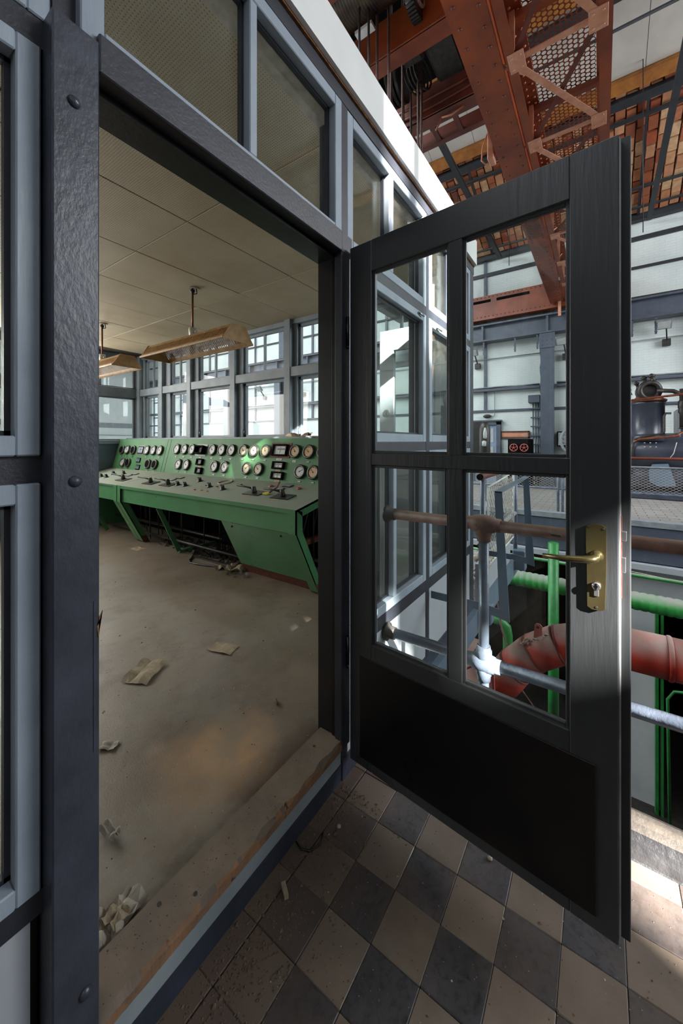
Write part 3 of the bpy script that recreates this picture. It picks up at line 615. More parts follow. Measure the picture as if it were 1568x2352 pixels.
# machine on the far platform
mc = empty('compressor', (12.4, -1.6, 0), 'large blue-black horizontal compressor standing on the far platform', 'machine')
MB().lathe((12.4, -.50, 1.15), (0, -1, 0), [(0, .30), (.01, .46), (.06, .50), (1.3, .50), (2.4, .50), (2.45, .46)], 32).build('upper_barrel', 'machine', mc)
MB().lathe((12.3, -.45, .52), (0, -1, 0), [(0, .20), (.04, .33), (.1, .36), (2.4, .36), (2.44, .32)], 28).build('lower_barrel', 'machine', mc)
MB().cbox(11.95, 12.95, -3.0, -.5, 0, .20, .03).build('bed_plate', 'machine', mc)
MB().prism([(-.85, .2), (-1.05, .75), (-1.7, .75), (-1.95, .2)], 'x', 12.1, 12.8).build('saddle', 'machine', mc)
MB().lathe((12.4, -1.0, 1.45), (0, 0, 1), [(0, .50), (.15, .37), (.2, .345), (.92, .345), (.94, .37), (1.0, .37)], 28).build('valve_cylinder', 'machine', mc)
MB().cbox(12.1, 12.8, -2.5, -1.55, 1.5, 2.25, .05).build('valve_chest', 'machine', mc)
MB().lathe((12.35, -1.02, 2.45), (0, 0, 1), [(0, .36), (.05, .37), (.08, .30), (.14, .26)], 24).build('cylinder_cover', 'copper', mc)
mb = MB(); mb.torus((12.1, -1.02, 2.72), (1, .2, 0), .20, .065, 24, 8); mb.lathe((12.15, -1.02, 2.72), (1, .1, 0), [(0, .22), (.35, .24), (.42, .18)], 20); mb.build('ring_head', 'iron', mc)
for q in range(5):
    b_ = MB(); yy = -1.02 + .16 * (q - .5) * .9; zz = 2.98 - .085 * abs(q - .4) - .02 * q * q * .6; s_ = 1.0 - .14 * q
    b_.lathe((12.1 + .07 * q, yy, zz), (0, .25, 1), [(0, .07 * s_), (.03, .05 * s_), (.09, .045 * s_), (.12, .075 * s_), (.15, .085 * s_), (.17, .05 * s_), (.20, .02 * s_)], 12); b_.build('oil_cup', 'iron', mc)
mb = MB(); mb.tube([(12.0, -1.15, 2.70), (11.98, -1.45, 2.66), (11.98, -1.7, 2.5)], .05, 8); mb.cyl((11.98, -1.62, 2.7), (11.98, -1.62, 1.75), .06, 10)
mb.lathe((11.98, -1.62, 2.45), (0, 0, -1), [(0, .05), (.05, .09), (.2, .09), (.25, .07), (.3, .09), (.35, .06), (.65, .04), (.7, .08), (.72, .02)], 12); mb.build('governor', 'iron', mc)
mb = MB(); mb.lathe((11.95, -2.02, 2.80), (-1, 0, 0), [(0, .30), (.08, .30), (.1, .22), (.14, .08), (.22, .06)], 24); mb.box(11.9, 12.5, -2.4, -1.8, 2.25, 2.62); mb.build('crank_disc', 'iron', mc)
mb = MB(); mb.tube([(11.85, .3, 2.40), (11.85, -.6, 2.47), (11.85, -1.6, 2.56), (11.85, -2.2, 2.62)], .026, 8); mb.build('rust_pipe', 'copper', mc)
MB().tube([(11.9, -1.40, 2.12), (11.88, -1.30, 2.12), (11.87, -1.27, 2.05), (11.87, -1.27, 1.68), (11.87, -1.22, 1.62), (11.86, -.95, 1.58), (11.86, -.7, 1.5), (11.86, -.66, 1.2), (11.88, -.66, .6)], .028, 8).build('oil_pipe', 'iron', mc)
MB().tube([(11.9, -1.60, 1.66), (11.86, -1.50, 1.57), (11.86, -.80, 1.50), (11.84, -.68, 1.42)], .03, 8).build('drain_pipe', 'copper', mc)
MB().tube([(11.86, -1.50, 1.42), (11.84, -1.44, 1.15), (11.84, -1.36, 1.02), (11.84, -.7, 1.02)], .010, 6).build('thin_cable', 'wire', mc)
mb = MB()
for q in range(3):
    for p in range(3): mb.box(11.88 + .01 * q, 11.90 + .01 * q, -.92 - .11 * p, -.89 - .11 * p, 1.30 + .1 * q, 1.315 + .1 * q)
mb.build('paint_flecks', 'labelw', mc, kind='stuff')
MB().prism([(-1.05, .88), (-1.35, .90), (-1.5, .36), (-1.15, .34), (-1.0, .45), (-.98, .7)], 'x', 11.88, 11.89).build('cut_out_plate', 'bracketp', mc)
mb = MB(); [mb.dome((11.90 - .0, -.7 - .13 * q, .80), (-1, 0, 0), .018, .012, 6) for q in range(14)]; mb.build('rivets', 'steel', mc)

# =================================================================== PIT: pipes and ducts
t_ = MB(); t_.tube([(7.8, 12, -1.18), (7.8, -6, -1.18)], .135, 20)
gp = empty('lagged_pipe', (7.8, 2, -1.32), 'thick ribbed green lagged pipe running across the pit', 'pipe')
prof = []; y = 0
while y < 13: prof += [(y, .136), (y + .035, .147), (y + .07, .147), (y + .10, .136)]; y += .105
MB().lathe((7.8, 6.5, -1.18), (0, -1, 0), prof, 22).build('lagging', 'greenpipe', gp)
MB().cyl((7.8, 7.5, -1.18), (7.8, -7, -1.18), .12, 14).build('pipe_core', 'greensteel', gp)
thing('pipe', MB().cyl((8.2, 7, -.84), (8.2, -6, -.90), .032, 10), 'greenpipe', 'thin green pipe just above the thick ribbed green pipe', 'pipe')
thing('pipe', MB().cyl((7.55, .68, GF), (7.55, .68, -.35), .085, 14), 'greensteel', 'vertical green pipe behind the ribbed pipe, right in the lower door pane', 'pipe')
thing('pipe', MB().tube([(6.6, 1.25, GF), (6.6, 1.25, -1.75), (6.6, 1.27, -1.62), (6.6, 1.36, -1.54), (6.6, 1.9, -1.5)], .075, 12), 'greensteel', 'bent green pipe rising beside the blue-grey bracket', 'pipe')
gf = empty('gate_frame', (8.45, -.95, GF), 'narrow green steel frame at the edge of the pit pier on the right', 'frame')
for y, h in ((-.805, .022), (-.875, .018)): MB().box(8.38, 8.50, y - h, y + h, GF, -1.34).build('upright', 'greensteel', gf)
MB().tube([(8.0, -.93, GF), (8.0, -.90, -2.75), (8.0, -.98, -2.6), (8.0, -1.3, -2.52)], .022, 8).build('loop_tube', 'greensteel', gf)
thing('beam', MB().bar((8.2, -.9, -2.05), (8.2, -3.2, -2.05), .15, .22), 'greensteel', 'green steel beam in the dark opening below the red duct', 'beam')
thing('vent_pipe', MB().cyl((8.9, -1.35, -1.45), (6.6, -1.28, -1.9), .17, 16), 'dado', 'grey sloping vent pipe entering the red duct on the right', 'pipe')
thing('wire_line', MB().tube([(8.3, .3, -.80), (8.3, -.6, -.86), (8.3, -1.5, -.92), (8.3, -2.6, -1.0)], .008, 5), 'wire', 'thin loose wire strung along the pale pier wall', 'wire')
# big red duct with elbow
dt = empty('red_duct', (4.5, .3, -2), 'large dusty red duct with a segmented elbow curving down through the pit', 'duct')
cen = [(4.5, -4.0, -.52), (4.5, -.90, -.535)]
MB().cyl(cen[0], (4.5, -.52, -.54), .185, 32).build('straight_duct', 'redduct', dt)
MB().lathe((4.5, -.50, -.54), (0, -1, 0), [(0, .188), (.01, .196), (.03, .196), (.04, .188)], 32).build('duct_joint', 'redduct', dt)
pts = []
K = [(-.50, -.540), (-.20, -.545), (.10, -.580), (.35, -.680), (.58, -.840), (.78, -1.06), (.94, -1.32), (1.06, -1.60), (1.14, -1.92), (1.17, -2.3), (1.17, -2.7)]
for i in range(len(K) - 1):
    a, b = K[i], K[i + 1]; A_ = Vector((4.5, a[0], a[1])); B_ = Vector((4.5, b[0], b[1]))
    MB().tube([A_ - (B_ - A_) * .02, B_ + (B_ - A_) * .02], [.186 + .002 * (i % 2), .186 + .002 * (i % 2)], 32).build('duct_segment', 'redduct', dt)
    dirv = (B_ - A_).normalized(); MB().torus(B_, dirv, .187, .006, 32, 5).build('seam', 'rusted', dt)
MB().cyl((4.5, 1.17, -2.6), (4.5, 1.17, GF), .186, 28).build('down_duct', 'redduct', dt)
mb = MB(); mb.prism([(.50, -.64), (.58, -.64), (.57, -.50), (.55, -.48), (.52, -.48), (.50, -.50)], 'x', 4.40, 4.412); mb.build('lifting_lug', 'redwheel', dt)
MB().lathe((4.2, .54, -.515), (1, 0, 0), [(0.195, .014), (.20, .014)], 10).build('lug_hole', 'blackh', dt)
# debris on the duct crown
t_ = MB()
for q in range(40):
    y = .42 + random.random() * .28; z = -.70 - (y - .35) * .62 + .19 + random.uniform(-.01, .03); r = random.uniform(.006, .018)
    t_.lathe((4.40 + random.uniform(-.05, .05), y, z - .02), (random.random(), random.random(), 1), [(0, r * .5), (r * .6, r), (r * 1.3, r * .4)], 5)
o = thing('lint', t_, 'rubble', 'pale crumbs and lint lying on the crown of the red elbow', 'debris'); o['kind'] = 'stuff'
hp = MB(); hp.add([(3.6, 1.25, -1.0), (3.6, .92, -1.25), (4.3, .95, -1.25), (4.3, 1.3, -1.0), (3.4, 1.30, -2.2), (3.4, .55, -2.2), (4.2, .62, -2.2), (4.2, 1.3, -2.2)],
                  [(0, 1, 2, 3), (4, 7, 6, 5), (0, 4, 5, 1), (1, 5, 6, 2), (2, 6, 7, 3), (3, 7, 4, 0)])
hop = thing('hopper', hp, 'redduct', 'dusty red sheet-metal hopper below the lower rail, left of the elbow', 'hopper')
thing('red_tube', MB().tube([(3.6, 1.12, -.78), (3.6, .97, -.66), (3.6, .83, -.58), (3.6, .81, -.62), (3.6, .80, -1.0)], .014, 8), 'redwheel', 'thin bent red tube in front of the dark pit', 'pipe')
thing('red_wedge', MB().prism([(1.22, -.62), (1.02, -.62), (1.22, -1.0)], 'x', 3.65, 4.0), 'redduct', 'red wedge-shaped duct corner under the cabin edge', 'duct')
thing('hanging_cable', MB().tube([(6.0, 1.38, -.55), (6.0, 1.30, -.9), (6.0, 1.22, -1.4), (6.0, .95, -2.2), (6.0, .7, -2.5)], .012, 6), 'rustpipe', 'thin brown cable sagging across the dark pit opening', 'cable')
lad = empty('pit_steps', (5.6, 1.9, -2.6), 'grey steel steps down in the pit, seen at the left of the lower pane', 'steps')
for q in range(6): MB().box(4.9 + .25 * q, 5.15 + .25 * q, 1.3, 2.1, -1.9 - .16 * q, -1.87 - .16 * q).build('tread', 'cond', lad)
MB().box(4.85, 6.4, 2.1, 2.14, -3, -1.8).build('stringer', 'iron', lad)

# =================================================================== NEAR PLATFORM, TILES, CURB, RAILING
fl = struct('floor', (.6, 0, 0), 'chequered buff and black cement tile floor outside the cabin')
MB().box(-6, 1.70, -8.9, .92, -.25, -.012).build('floor_slab', 'dirt', fl)
tm = {}
for nm in ('tile_l', 'tile_d'):
    b = MB().cbox(-.0773, .0773, -.0746, .0746, -.012, 0, .0022); m_ = bpy.data.meshes.new('tile')
    m_.from_pydata(b.v, [], b.f); m_.materials.append(M[nm]); tm[nm] = m_
for i in range(-9, 6):
    for j in range(-9, 3):
        x = .927 + (i + .5) * .1555; y = .541 + (j + .5) * .1500
        if x > 1.66 or x < -.25: continue
        o = bpy.data.objects.new('tile', tm['tile_d' if (i + j) % 2 == 0 else 'tile_l']); COL.objects.link(o); o.parent = fl
        o.location = Vector((x, y, random.uniform(-.0012, .0006))) - ORG[fl]; o.rotation_euler = (random.uniform(-.003, .003), random.uniform(-.003, .003), random.uniform(-.004, .004))
        if j == 2: o.scale = (1, .9, 1); o.location.y -= .005
cb = struct('trim_2', (1.72, -3, 0), 'black tarred rounded kerb along the platform edge')
pr_ = [(1.60, -.02)] + [(1.71 - .085 * math.cos(a), .005 + .085 * math.sin(a)) for a in [i * PI / 10 for i in range(0, 11)]] + [(1.80, -.3), (1.60, -.3)]
MB().prism(pr_, 'y', -8.9, .90).build('kerb_roll', 'black_edge', cb)

rg = empty('pipe_railing', (1.7, .3, 0), 'two-rail pipe railing on the platform edge behind the open door', 'railing')
MB().cyl((1.70, .90, 1.072), (1.70, -3.0, 1.095), .0245, 18).build('top_rail', 'rustpipe', rg, label='rusty brown upper pipe')
MB().cyl((1.70, .90, .470), (1.70, -3.0, .492), .0245, 18).build('lower_rail', 'greypipe', rg, label='dusty grey lower pipe')
for y in (.42, -1.4):
    MB().cyl((1.70, y, .06), (1.70, y, 1.07), .0215, 18).build('post', 'greypipe', rg)
    for z, mt in ((1.078, 'rustpipe'), (.470, 'greypipe')):
        b_ = MB(); b_.lathe((1.70, y - .07, z), (0, 1, 0), [(0, .029), (.022, .030), (.024, .034), (.05, .040), (.07, .042), (.09, .040), (.116, .034), (.118, .030), (.14, .029)], 18)
        b_.lathe((1.70, y, z - .075), (0, 0, 1), [(0, .028), (.02, .029), (.03, .034), (.06, .036), (.075, .03)], 18)
        if z < .6: b_.lathe((1.70, y, z), (0, 0, 1), [(0, .03), (.03, .034), (.055, .034), (.06, .029), (.075, .028)], 18)
        b_.build('pipe_fitting', mt, rg)
mb = MB(); mb.lathe((1.70, .90, 1.072), (0, -1, 0), [(0, .045), (.012, .045), (.014, .032), (.05, .030)], 16); mb.lathe((1.70, .90, .470), (0, -1, 0), [(0, .045), (.012, .045), (.014, .032), (.05, .030)], 16); mb.build('wall_flange', 'iron', rg)

# blue-grey sheet bracket, hooked over a strap fixed to the walkway edge
bk = empty('sheet_bracket', (2.8, .5, .3), 'blue-grey sheet steel bracket with two tapering legs and a flat top', 'bracket')
def leg(x, yt0, yt1, yb0, yb1, zt, zb, stub):
    return MB().prism([(yt0, zt), (yt1, zt), (yb1, zb), (stub, zb + .03), (stub, zb + .075), (yb0, zb + .062)], 'x', x, x + .006)
leg(2.3, .508, .466, .482, .426, 1.148, .403, .60).build('leg', 'bracketp', bk)
leg(3.42, .529, .486, .509, .444, 1.142, .412, .62).build('leg', 'bracketp', bk)
MB().prism([(2.3, .508), (2.3, .466), (3.426, .486), (3.426, .529)], 'z', 1.142, 1.150).build('top_strap', 'bracketp', bk)

MB().bar((2.303, .60, .455), (2.303, .895, .455), .006, .045).build('fixing_strap', 'bracketp', bk); MB().bar((3.423, .62, .46), (3.423, .86, .46), .006, .045).build('fixing_strap', 'bracketp', bk)
# =================================================================== WALKWAY BEYOND THE CABIN CORNER
wk = empty('walkway', (4.2, 1.3, -.15), 'small walkway with pipe railing and mesh guard beyond the cabin corner', 'walkway')
MB().box(3.3, 5.15, .90, 2.4, -.05, -.02).build('deck', 'pavers', wk)
MB().box(1.8, 5.15, .86, .90, -.20, -.01).build('edge_channel', 'bracketp', wk)
MB().cbox(3.32, 3.44, .76, .86, -.13, .03, .01).build('post_socket', 'bracketp', wk)
MB().cbox(4.92, 5.06, .74, .88, -.12, .12, .01).build('post_socket', 'bracketp', wk)
for x in (3.45, 5.0): MB().cyl((x, .86, -.05), (x, .86, 1.12), .024, 14).build('post', 'greypipe', wk)
MB().tube([(3.35, .86, 1.13), (5.1, .86, 1.13)], .03, 14, caps=False).build('top_rail', 'redor', wk, label='rusty red pipe with an open end')
MB().cyl((3.40, .865, 1.13), (3.36, .865, 1.13), .022, 12).build('pipe_bore', 'blackh', wk)
MB().cyl((3.5, .86, .56), (5.0, .86, .56), .022, 12).build('mid_rail', 'cond', wk)
MB().tube([(3.34, .86, .53), (3.46, .86, .53)], .024, 12).build('pipe_stub', 'redor', wk)
mb = MB(); A0, A1, B0, B1 = Vector((3.55, .84, 1.02)), Vector((4.75, .84, 1.08)), Vector((3.55, .84, .30)), Vector((4.75, .84, .32))
for a, b in ((A0, A1), (A1, B1), (B1, B0), (B0, A0)): mb.cyl(a, b, .009, 6)
mb.build('mesh_frame', 'labelw', wk)
mb = net(3.55, 4.75, 16, .31, 1.03, 18, lambda u, z: (u, .84, z), .004, (0, 1, 0))
mb.build('wire_mesh', 'wire', wk, kind='stuff')
MB().box(3.5, 4.9, .90, .94, -.02, .32).build('kick_board', 'dado', wk)
MB().bar((3.5, .88, .26), (4.9, .88, .36), .05, .06).build('ledge', 'rubble', wk)
t_ = MB()
for q in range(60):
    r = random.uniform(.015, .05); t_.lathe((random.uniform(3.5, 4.1), random.uniform(1.0, 1.5), random.uniform(.0, .30)), (random.random() - .5, random.random() - .5, 1), [(0, r * .5), (r * .5, r), (r, r * .8), (r * 1.4, r * .2)], 6)
o = thing('rubble_heap', t_, 'rubble', 'heap of pale rubble on the walkway behind the mesh', 'rubble'); o['kind'] = 'stuff'

# =================================================================== CONTROL CABIN: outside partition
YW = .90
wf = struct('wall_front', (1.6, .95, 0), 'timber and glass partition of the control cabin facing the tiled passage')
MB().box(-1.5, 3.30, .872, .890, 2.955, 3.16).build('fascia_board', 'fascia', wf, label='white fascia board above the windows')
MB().box(-1.5, 3.30, .890, .905, 2.945, 3.16).build('chipboard_core', 'osb', wf)
MB().box(-1.5, 3.31, YW, 1.02, 2.885, 3.14).build('head_beam', 'dark', wf)
for a, b, z0, z1 in ((1.30, 1.345, 0.0, 2.9), (2.235, 2.285, .0, 2.9), (3.20, 3.30, 0, 2.9)):
    MB().box(a, b, YW + .002, 1.02, z0, z1).build('mullion_post', 'dark', wf)
MB().box(1.34, 3.2, YW + .003, 1.02, 2.235, 2.285).build('transom_rail', 'dark', wf)
MB().box(1.34, 3.2, YW + .003, 1.02, 1.385, 1.435).build('middle_rail', 'dark', wf)
MB().box(1.34, 3.3, YW + .003, 1.02, .495, .565).build('sill_rail', 'dark', wf)
for a, b in ((1.345, 2.235), (2.285, 3.20)): MB().box(a, b, YW + .006, 1.0, .07, .495).build('dado_panel', 'dado', wf)
MB().box(1.30, 3.3, YW - .004, 1.0, .0, .085).build('base_board', 'navy', wf)
MB().box(1.76, 3.3, YW, 1.0, -.25, .0).build('floor_edge', 'bracketp', wf)
# threshold bands under the opening
MB().box(.36, 1.385, YW + .002, 1.02, .0, .072).build('base_board', 'navy', wf, label='scuffed navy base board under the threshold')
MB().box(.36, 1.297, YW + .004, 1.02, .072, .142).build('riser_board', 'band', wf, label='grey riser board under the threshold')
MB().box(-1.5, .37, YW + .04, 1.0, -.0, .10).build('base_board', 'navy', wf)

def window(n, x0, x1, z0, z1, lab, y=YW, mull=(), mat='frame', fw=.047, gl='glass', yg=.05, fwt=None, swing=0):
    """casement frame in the XZ plane with mitred members, glazing bead and one pane per light"""
    wn = struct('window_%d' % n, ((x0 + x1) / 2, y, z0), lab)
    f = MB(); yb = y + .06; t = fw
    f.cbox(x0, x0 + t, y, yb, z0, z1, .003); f.cbox(x1 - t, x1, y, yb, z0, z1, .003)
    f.cbox(x0 + t, x1 - t, y, yb, z0, z0 + t, .003); f.cbox(x0 + t, x1 - t, y, yb, z1 - t, z1, .003)
    f.build('window_frame', mat, wn)
    xs = [x0 + t] + [q for m_ in mull for q in m_] + [x1 - t]
    for a, b in mull: MB().cbox(a, b, y + .002, yb, z0 + t, z1 - t, .003).build('mullion', mat, wn)
    for i in range(0, len(xs), 2):
        a, b = xs[i], xs[i + 1]; g = MB(); q = .010
        g.box(a, a + q, y + yg - .018, y + yg, z0 + t, z1 - t); g.box(b - q, b, y + yg - .018, y + yg, z0 + t, z1 - t)
        g.box(a, b, y + yg - .018, y + yg, z0 + t, z0 + t + q); g.box(a, b, y + yg - .018, y + yg, z1 - t - q, z1 - t)
        g.build('glazing_bead', 'dark', wn)
        MB().box(a, b, y + yg, y + yg + .004, z0 + t, z1 - t).build('pane', gl, wn)
    return wn
window(1, .332, 1.300, 2.30, 2.884, 'wide two-light transom window directly above the doorway', mull=((.797, .828),))
window(2, 1.342, 2.232, 2.286, 2.880, 'two-light transom window just right of the doorway', mull=((1.735, 1.785),))
window(3, 2.288, 3.198, 2.286, 2.880, 'transom window at the far cabin corner', mull=((2.70, 2.75),))
window(4, 1.342, 2.232, 1.436, 2.234, 'middle window seen through the upper left door pane')
window(5, 2.288, 3.198, 1.436, 2.234, 'casement at the far cabin corner seen beside the door muntin')
window(6, 1.342, 2.232, .566, 1.384, 'lower window seen through the lower left door pane', mull=((1.785, 1.822),))
window(7, 2.288, 3.198, .566, 1.384, 'lower window at the far cabin corner', mull=((2.73, 2.765),))
# casement latch stubs
mb = MB(); mb.cyl((2.10, .895, 2.215), (2.16, .885, 2.205), .006, 6); mb.cyl((2.40, .895, 2.20), (2.47, .885, 2.19), .006, 6); mb.build('casement_stay', 'steel', wf)
# left windows, set back from the post
window(8, -.9, .2735, 1.411, 2.239, 'window left of the dark post, upper part', y=.93, fw=.040, yg=.05)
window(9, -.9, .2735, .530, 1.356, 'window left of the dark post, lower part', y=.93, fw=.040, yg=.05)
window(10, -.9, .291, 2.297, 2.88, 'transom window at the top left behind the post', y=.93, fw=.040, yg=.05)
MB().box(-1.5, .300, .945, 1.02, 1.356, 1.411).build('middle_rail', 'dark', wf)
MB().box(-1.5, .300, .935, 1.02, 2.239, 2.297).build('transom_rail', 'dark', wf)
MB().box(-1.5, .300, .935, 1.02, .48, .530).build('sill_rail', 'dark', wf)
MB().box(-1.5, .258, .938, 1.0, .0, .48).build('dado_panel', 'dado', wf)
MB().box(-1.5, -.9, .93, 1.02, 0, 2.9).build('mullion_post', 'dark', wf)
MB().box(.2735, .30, .955, 1.03, 0, 2.3).build('rebate_strip', 'blackh', wf)
MB().box(.291, .334, .925, 1.02, 2.25, 2.9).build('mullion_post', 'dark', wf)
# post and lintel, the door frame
tp = struct('trim_3', (.32, .885, 0), 'broad dark painted door post with round bolt heads')
MB().cbox(.278, .3625, .885, .955, 0, 2.300, .003).build('post_board', 'post', tp)
for x, z in ((.315, 2.135), (.317, 1.358), (.335, .286)):
    MB().dome((x, .886, z), (0, -1, 0), .0125, .010, 16).build('bolt_head', 'post', tp)
MB().box(.3505, .3565, .8835, .886, .78, 1.10).build('repair_strip', 'post', tp)
MB().prism([(.357, 1.045), (.364, 1.055), (.368, 1.075), (.361, 1.06), (.3595, 1.02)], 'y', .883, .886).build('wood_splinter', 'woodraw', tp)
tl = struct('trim_4', (.85, .885, 2.236), 'dark painted lintel over the doorway')
MB().cbox(.3625, 1.282, .885, .93, 2.236, 2.323, .003).build('lintel_board', 'dark', tl)
MB().cbox(1.282, 1.362, .888, .93, 2.236, 2.323, .003).build('lintel_end', 'dark', tl)
MB().box(.3625, 1.30, .93, .948, 2.222, 2.30).build('stop_bead', 'jambblack', tl)
MB().box(.3625, 1.30, .948, 1.03, 2.228, 2.31).build('soffit', 'jambblack', tl)
MB().box(.3625, 1.36, .925, 1.03, 2.31, 2.345).build('head_filler', 'dark', tl)
tj = struct('trim_5', (1.31, .95, 0), 'dark right door jamb with rebates')
MB().cbox(1.282, 1.345, .889, .925, .142, 2.24, .003).build('jamb_board', 'dark', tj)
MB().cbox(1.290, 1.345, .925, .948, .142, 2.24, .002).build('stop_bead', 'kick', tj)
MB().cbox(1.298, 1.345, .948, 1.028, .142, 2.24, .002).build('inner_jamb', 'jambblack', tj)
MB().box(1.345, 1.372, .899, .93, .14, 2.26).build('grey_stop', 'frame', tj)
MB().box(.3625, .368, .93, 1.03, .142, 2.24).build('left_inner_jamb', 'dark', tj)

# threshold board with chipped raw edge
tb = empty('threshold_board', (.8, .95, .142), 'dusty worn wooden threshold board with a split raw front edge', 'board')
n = 200; vs = []; fs = []
for i in range(n + 1):
    x = .365 + (1.296 - .365) * i / n
    ch = .006 + .004 * math.sin(x * 23) + .003 * math.sin(x * 61) + random.uniform(0, .0012) + (.004 if x < .52 else 0)
    vs += [(x, .889 + random.uniform(0, .001), .143), (x, .889 + random.uniform(0, .0015), .178 - ch), (x, .889 + ch * 1.2 + random.uniform(0, .001), .182), (x, 1.012, .182), (x, 1.014, .178), (x, 1.014, .143)]
for i in range(n):
    for k in range(6): fs.append((i * 6 + k, (i + 1) * 6 + k, (i + 1) * 6 + (k + 1) % 6, i * 6 + (k + 1) % 6))
fs += [tuple(range(6)), tuple(n * 6 + k for k in reversed(range(6)))]
o = MB().add(vs, fs).build('board', ['wood', 'woodraw'], tb)
for p in o.data.polygons:
    c_ = p.center + ORG[tb]
    if c_.y < .8945 + .002 * math.sin(c_.x * 14) and c_.z < .1815 and abs(p.normal.x) < .9: p.material_index = 1
mb = MB(); [mb.lathe((x, y, .180), (0, 0, 1), [(0, .006), (.003, .006)], 10) for x, y in ((.62, .925), (1.20, .97), (.55, .985))]; mb.build('nail_head', 'iron', tb)

# =================================================================== OPEN DOOR
HXd, HYd = 1.3226, .875; U = Vector((-.093, -.9957, 0)).normalized(); NF = Vector((U.y, -U.x, 0)); # NF points to the camera side
dr = struct('door_1', (HXd, HYd, .09), 'open charcoal door with four glass panes and a black kick panel')
def dbox(mb, s0, s1, z0, z1, o0, o1, c=.0):
    """box in door coordinates: s from hinge, o = offset away from the viewer"""
    P = lambda s, o, z: Vector((HXd, HYd, 0)) + U * s - NF * o + Vector((0, 0, z))
    b = MB()
    if c: b.cbox(s0, s1, o0, o1, z0, z1, c)
    else: b.box(s0, s1, o0, o1, z0, z1)
    mb.add([P(x, y, z) for x, y, z in b.v], b.f); return mb
T = .044
dbox(MB(), 0, .112, .092, 2.261, 0, T, .003).build('hinge_stile', 'door', dr)
dbox(MB(), .806, .920, .092, 2.261, 0, T, .003).build('lock_stile', 'door', dr)
dbox(MB(), .112, .806, 2.134, 2.2605, 0, T, .002).build('top_rail', 'door', dr)
dbox(MB(), .112, .806, .092, .612, .001, T, .002).build('bottom_rail', 'door', dr)
dbox(MB(), .112, .806, 1.345, 1.392, .002, T, .002).build('middle_rail', 'door', dr)
for z0, z1 in ((.612, 1.345), (1.392, 2.134)): dbox(MB(), .441, .489, z0, z1, .002, T, .002).build('muntin', 'door', dr)
dbox(MB(), .919, .944, .100, 2.261, .022, T, .002).build('rebate_lip', 'door', dr)
dbox(MB(), .9185, .9235, .11, 2.25, .003, .022, .001).build('edge_strip', 'doorlip', dr, label='bare grey worn strip on the door edge')
for (a, b) in ((.112, .441), (.489, .806)):
    for (z0, z1) in ((.612, 1.345), (1.392, 2.134)):
        q = .011; g = MB()
        for (s0, s1, y0, y1) in ((a, a + q, z0, z1), (b - q, b, z0, z1), (a + q, b - q, z0, z0 + q), (a + q, b - q, z1 - q, z1)): dbox(g, s0, s1, y0, y1, .010, .020, .002)
        g.build('glazing_bead', 'door', dr)
        dbox(MB(), a, b, z0, z1, .022, .026).build('pane', 'doorglass', dr)
dbox(MB(), .056, .868, .133, .549, -.003, .001, .001).build('kick_panel', 'kick', dr)
dbox(MB(), .0545, .8695, .1315, .5505, -.0012, .0005).build('kick_panel_edge', 'iron', dr)
# hardware
P3 = lambda s, o, z: Vector((HXd, HYd, 0)) + U * s - NF * o + Vector((0, 0, z))
hd = empty('door_handle', P3(.87, 0, 1.1)); hd.parent = dr; hd.location = P3(.87, 0, 1.1) - ORG[dr]; ORG[hd] = P3(.87, 0, 1.1)
def dpoly(poly, o0, o1):
    n_ = len(poly); v_ = [P3(s, o0, z) for s, z in poly] + [P3(s, o1, z) for s, z in poly]
    return MB().add(v_, [tuple(range(n_)), tuple(reversed(range(n_, 2 * n_)))] + [(i, i + n_, (i + 1) % n_ + n_, (i + 1) % n_) for i in range(n_)])
pl = [(.850, .985), (.860, .979), (.880, .979), (.890, .985), (.893, 1.10), (.893, 1.206), (.884, 1.212), (.870, 1.214), (.856, 1.212), (.847, 1.206), (.847, 1.15), (.849, 1.10)]
dpoly(pl, -.009, .0).build('back_plate', 'brass', hd)
b_ = MB(); b_.lathe(P3(.872, -.009, 1.128), NF, [(0, .016), (.006, .014), (.012, .010), (.034, .010)], 16)
pts = [P3(.872, -.030, 1.128), P3(.872, -.046, 1.128), P3(.866, -.054, 1.127), P3(.845, -.056, 1.124), P3(.80, -.054, 1.118), P3(.748, -.050, 1.115)]
b_.tube(pts, [.010, .0105, .0108, .0095, .0078, .0062], 12); b_.build('lever', 'brass', hd)
b_ = MB(); b_.lathe(P3(.871, -.009, 1.046), NF, [(0, .0105), (.006, .0105), (.008, .009)], 18); dbox(b_, .8655, .8765, 1.018, 1.044, -.013, -.009, .001); b_.build('lock_cylinder', 'steel', hd)
b_ = MB(); b_.lathe(P3(.871, -.017, 1.046), NF, [(0, .004), (.001, .004)], 10); dbox(b_, .8695, .8725, 1.038, 1.054, -.0178, -.017); b_.build('keyhole', 'blackh', hd)
for s_, z_ in ((.853, 1.205), (.887, 1.203), (.871, .987)): MB().lathe(P3(s_, -.009, z_), NF, [(0, .0035), (.0012, .003)], 10).build('screw', 'iron', hd)
dpoly([(.748, 1.150), (.775, 1.149), (.775, 1.156), (.748, 1.156)], .056, .068).build('far_lever', 'brass', hd)
b_ = MB(); dbox(b_, .9235, .9255, 1.02, 1.24, .006, .020); b_.build('lock_forend', 'rusted', dr)
dbox(MB(), .924, .936, 1.175, 1.20, .007, .018, .001).build('latch_bolt', 'steel', dr)
dbox(MB(), .924, .934, 1.09, 1.13, .007, .018, .001).build('dead_bolt', 'steel', dr)
for z in (1.91, .55):
    b_ = MB(); b_.cyl((HXd - .002, HYd + .010, z - .06), (HXd - .002, HYd + .010, z + .06), .009, 12); b_.cyl((HXd - .002, HYd + .010, z - .075), (HXd - .002, HYd + .010, z - .06), .006, 10)
    b_.build('hinge', 'kick', dr)
